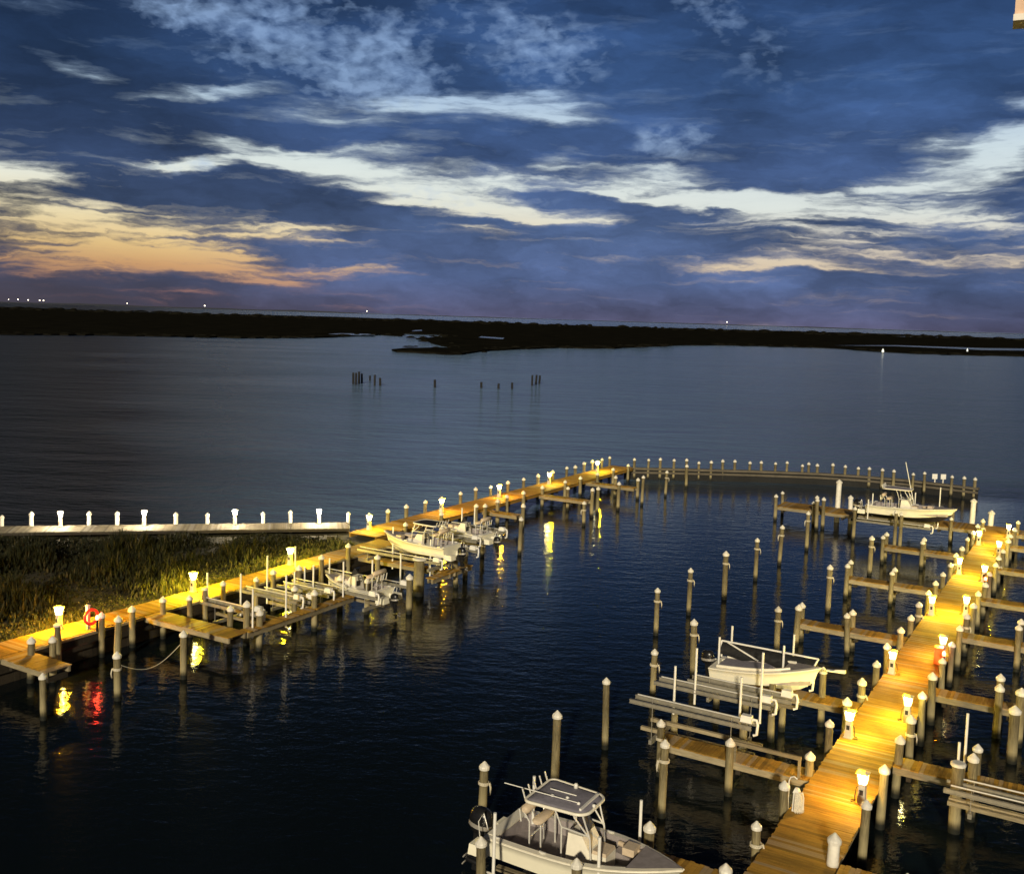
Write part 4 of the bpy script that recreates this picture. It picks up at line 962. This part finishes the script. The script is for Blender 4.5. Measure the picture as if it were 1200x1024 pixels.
GAPS = [(540, 125, 190, 22, -2, .62), (85, 75, 80, 12, 24, .42), (245, 107, 95, 9, -2, .85), (15, 202, 75, 22, 4, 1.35), (205, 195, 70, 9, -5, .8), (335, 183, 95, 14, 11, 1.05), (475, 212, 130, 26, 10, 1.15), (545, 235, 110, 16, 6, .9), (600, 252, 60, 10, 6, .8),
        (90, 262, 210, 26, 9, 1.05), (210, 290, 150, 18, 10, .95), (60, 298, 140, 14, 6, .75), (300, 270, 90, 10, 8, .6), (405, 320, 75, 6, 3, 1.1), (95, 321, 90, 9, 3, .75), (340, 330, 55, 6, 3, .55), (235, 339, 50, 5, 2, .5), (565, 272, 60, 7, 3, .5), (210, 312, 120, 12, 5, .6),
        (645, 122, 70, 20, 3, .65), (652, 185, 40, 14, 0, .55), (755, 204, 75, 11, 2, .8), (785, 228, 120, 12, 5, 1.1), (640, 252, 80, 12, 4, .95), (940, 240, 130, 14, 2, 1.0), (880, 262, 110, 10, -3, .75), (1110, 205, 110, 38, -16, .95), (1190, 165, 60, 26, -25, .6), (1075, 245, 120, 12, 2, .9), (1000, 222, 90, 12, -6, .7),
        (1110, 303, 190, 14, -4, 1.0), (880, 313, 105, 7, 1, 1.05), (990, 282, 150, 22, 0, .42), (1190, 262, 60, 9, 0, .8), (1190, 118, 25, 14, 0, .5), (610, 213, 60, 9, 5, .6)]
MOT = [(340, 30, 150, 55, 14, 1.1), (440, 85, 90, 36, 12, 1.0), (240, 12, 70, 22, 10, .7), (640, 62, 75, 30, 8, .6), (785, 165, 55, 20, 3, .75), (820, 12, 50, 32, 0, .5), (580, 40, 120, 40, 15, .4), (215, 193, 70, 10, 0, .6), (900, 60, 80, 40, 0, .3), (520, 232, 140, 22, 6, .35)]
gm = blobs(GAPS, aw); mo = blobs(MOT, vadd(ae, wA.outputs['Color'], (.10, .05, 0)))
gm = mth(nt, 'MULTIPLY', mth(nt, 'SUBTRACT', 1.0, mth(nt, 'POWER', .22, gm)), .80)
mo = mth(nt, 'MULTIPLY', mth(nt, 'SUBTRACT', 1.0, mth(nt, 'POWER', .25, mo)), .72)
dn = noise(nt, mapv(nt, vadd(ae, wA.outputs['Color'], (.06, .03, 0)), scale=(7, 50, 1), rot=(0, 0, .10)), 1.0, 7, .6)
dn3 = noise(nt, mapv(nt, aw, scale=(6, 130, 1), rot=(0, 0, .05)), 1.0, 4, .5)
lowf = ramp(nt, mth(nt, 'MULTIPLY', el, 2.5), [(.22, 1.0), (.42, .25)])
dn2 = noise(nt, mapv(nt, ae, scale=(34, 150, 1), rot=(0, 0, .05)), 1.0, 6, .6)
gsum = mth(nt, 'ADD', mth(nt, 'MULTIPLY', gm, 1.0), mth(nt, 'ADD', mth(nt, 'MULTIPLY', mth(nt, 'SUBTRACT', dn.outputs['Fac'], .5), 1.7), mth(nt, 'MULTIPLY', mth(nt, 'SUBTRACT', dn2.outputs['Fac'], .5), .30)))
gsum = mth(nt, 'ADD', gsum, mth(nt, 'MULTIPLY', lowf, mth(nt, 'MULTIPLY', mth(nt, 'SUBTRACT', dn3.outputs['Fac'], .53), 1.5)))
gap = ramp(nt, gsum, [(.08, 0.0), (.27, .09), (.41, .28), (.53, .62), (.66, .95), (.85, 1.0)], 'LINEAR')
# mottled altocumulus
mtx = noise(nt, mapv(nt, vadd(ae, wB.outputs['Color'], (.02, .012, 0)), rot=(0, 0, -.45), scale=(62, 105, 1)), 1.0, 3, .5)
mtx2 = noise(nt, mapv(nt, ae, rot=(0, 0, -.3), scale=(16, 30, 1)), 1.0, 4, .55)
msum = mth(nt, 'ADD', mth(nt, 'MULTIPLY', mo, .80), mth(nt, 'ADD', mth(nt, 'MULTIPLY', mth(nt, 'SUBTRACT', mtx.outputs['Fac'], .5), 1.1), mth(nt, 'MULTIPLY', mth(nt, 'SUBTRACT', mtx2.outputs['Fac'], .5), .9)))
mot = mth(nt, 'MULTIPLY', ramp(nt, msum, [(.20, 0.0), (.45, .40), (.70, .85), (1.0, 1.0)], 'LINEAR'), mth(nt, 'MULTIPLY', mo, 3.0, clamp=True))
# colours by elevation
ef = mth(nt, 'MULTIPLY', el, 2.5)    # 0.4 rad -> 1
nwd = noise(nt, mapv(nt, aw, scale=(5, 15, 1), rot=(0, 0, .1)), 1.0, 7, .6)
cloud = ramp(nt, ef, [(0, (.100, .100, .185)), (.09, (.084, .128, .275)), (.22, (.067, .112, .240)), (.36, (.052, .097, .230)), (.55, (.036, .084, .215)), (.72, (.027, .066, .175)), (.86, (.010, .022, .055)), (1, (.004, .007, .016))])
azd = ramp(nt, mth(nt, 'MULTIPLY_ADD', az, 1.0, .5), [(0, .42), (.08, .46), (.30, .82), (.50, 1.18), (.80, 1.0), (1, .85)])
cloud = mixc(nt, 1.0, cloud, azd, 'MULTIPLY')
cvar = ramp(nt, nwd.outputs['Fac'], [(.28, .36), (.5, .86), (.74, 1.6)])
cloud = mixc(nt, 1.0, cloud, cvar, 'MULTIPLY')
clL = ramp(nt, ef, [(.03, (.42, .19, .16)), (.095, (.74, .40, .17)), (.14, (.88, .61, .26)), (.20, (.88, .74, .44)), (.30, (.78, .82, .74)), (.42, (.66, .78, .80)), (.55, (.36, .52, .74)), (.8, (.27, .42, .74))])
clR = ramp(nt, ef, [(.04, (.45, .34, .32)), (.11, (.70, .55, .37)), (.17, (.72, .62, .48)), (.27, (.72, .77, .73)), (.40, (.62, .73, .78)), (.55, (.33, .48, .72)), (.8, (.24, .38, .70))])
azf = mth(nt, 'MULTIPLY_ADD', az, 1.8, .62, clamp=True)
clear = mixc(nt, azf, clL, clR)
sky = nd(nt, 'ShaderNodeTexSky', sky_type='NISHITA'); sky.sun_disc = False
SUN_EL, SUN_AZ = R_(19), R_(190)      # azimuth clockwise from +Y: behind the camera
sky.sun_elevation = SUN_EL; sky.sun_rotation = SUN_AZ
col = mixc(nt, gap, cloud, clear)
mlight = mixc(nt, .78, clear, (.30, .45, .72))
col = mixc(nt, mth(nt, 'MULTIPLY', mot, .75), col, mlight)
# warm dim veil on the left horizon
hz_ = ramp(nt, ef, [(0, .8), (.10, .35), (.22, 0.0)])
col = mixc(nt, mth(nt, 'MULTIPLY', hz_, mth(nt, 'MULTIPLY_ADD', az, -2.2, -.2, clamp=True)), col, (.075, .062, .078))
sk_ = nd(nt, 'ShaderNodeVectorMath', operation='SCALE'); nt.links.new(sky.outputs[0], sk_.inputs[0]); sk_.inputs['Scale'].default_value = .0012
col = mixc(nt, 1.0, col, sk_.outputs[0], 'ADD')
nt.links.new(col, bg.inputs[0]); bg.inputs[1].default_value = 1.0

# ------------------------------------------------------------------ low warm directional lamp standing in for unseen building lights behind the camera
ld = bpy.data.lights.new('building_light', 'SUN'); ld.energy = 3.7; ld.angle = R_(3); ld.color = (1, .87, .63)
so = bpy.data.objects.new('building_light', ld); COL.objects.link(so)
dv = Vector((-math.sin(SUN_AZ)*math.cos(SUN_EL), -math.cos(SUN_AZ)*math.cos(SUN_EL), -math.sin(SUN_EL)))
so.rotation_euler = dv.to_track_quat('-Z', 'Y').to_euler()

# ------------------------------------------------------------------ render
sc.render.engine = 'CYCLES'
sc.cycles.use_denoising = True
sc.cycles.max_bounces = 6; sc.cycles.diffuse_bounces = 2; sc.cycles.glossy_bounces = 3
sc.cycles.sample_clamp_indirect = 6
sc.view_settings.view_transform = 'Standard'; sc.view_settings.look = 'None'; sc.view_settings.exposure = 0; sc.view_settings.gamma = 1
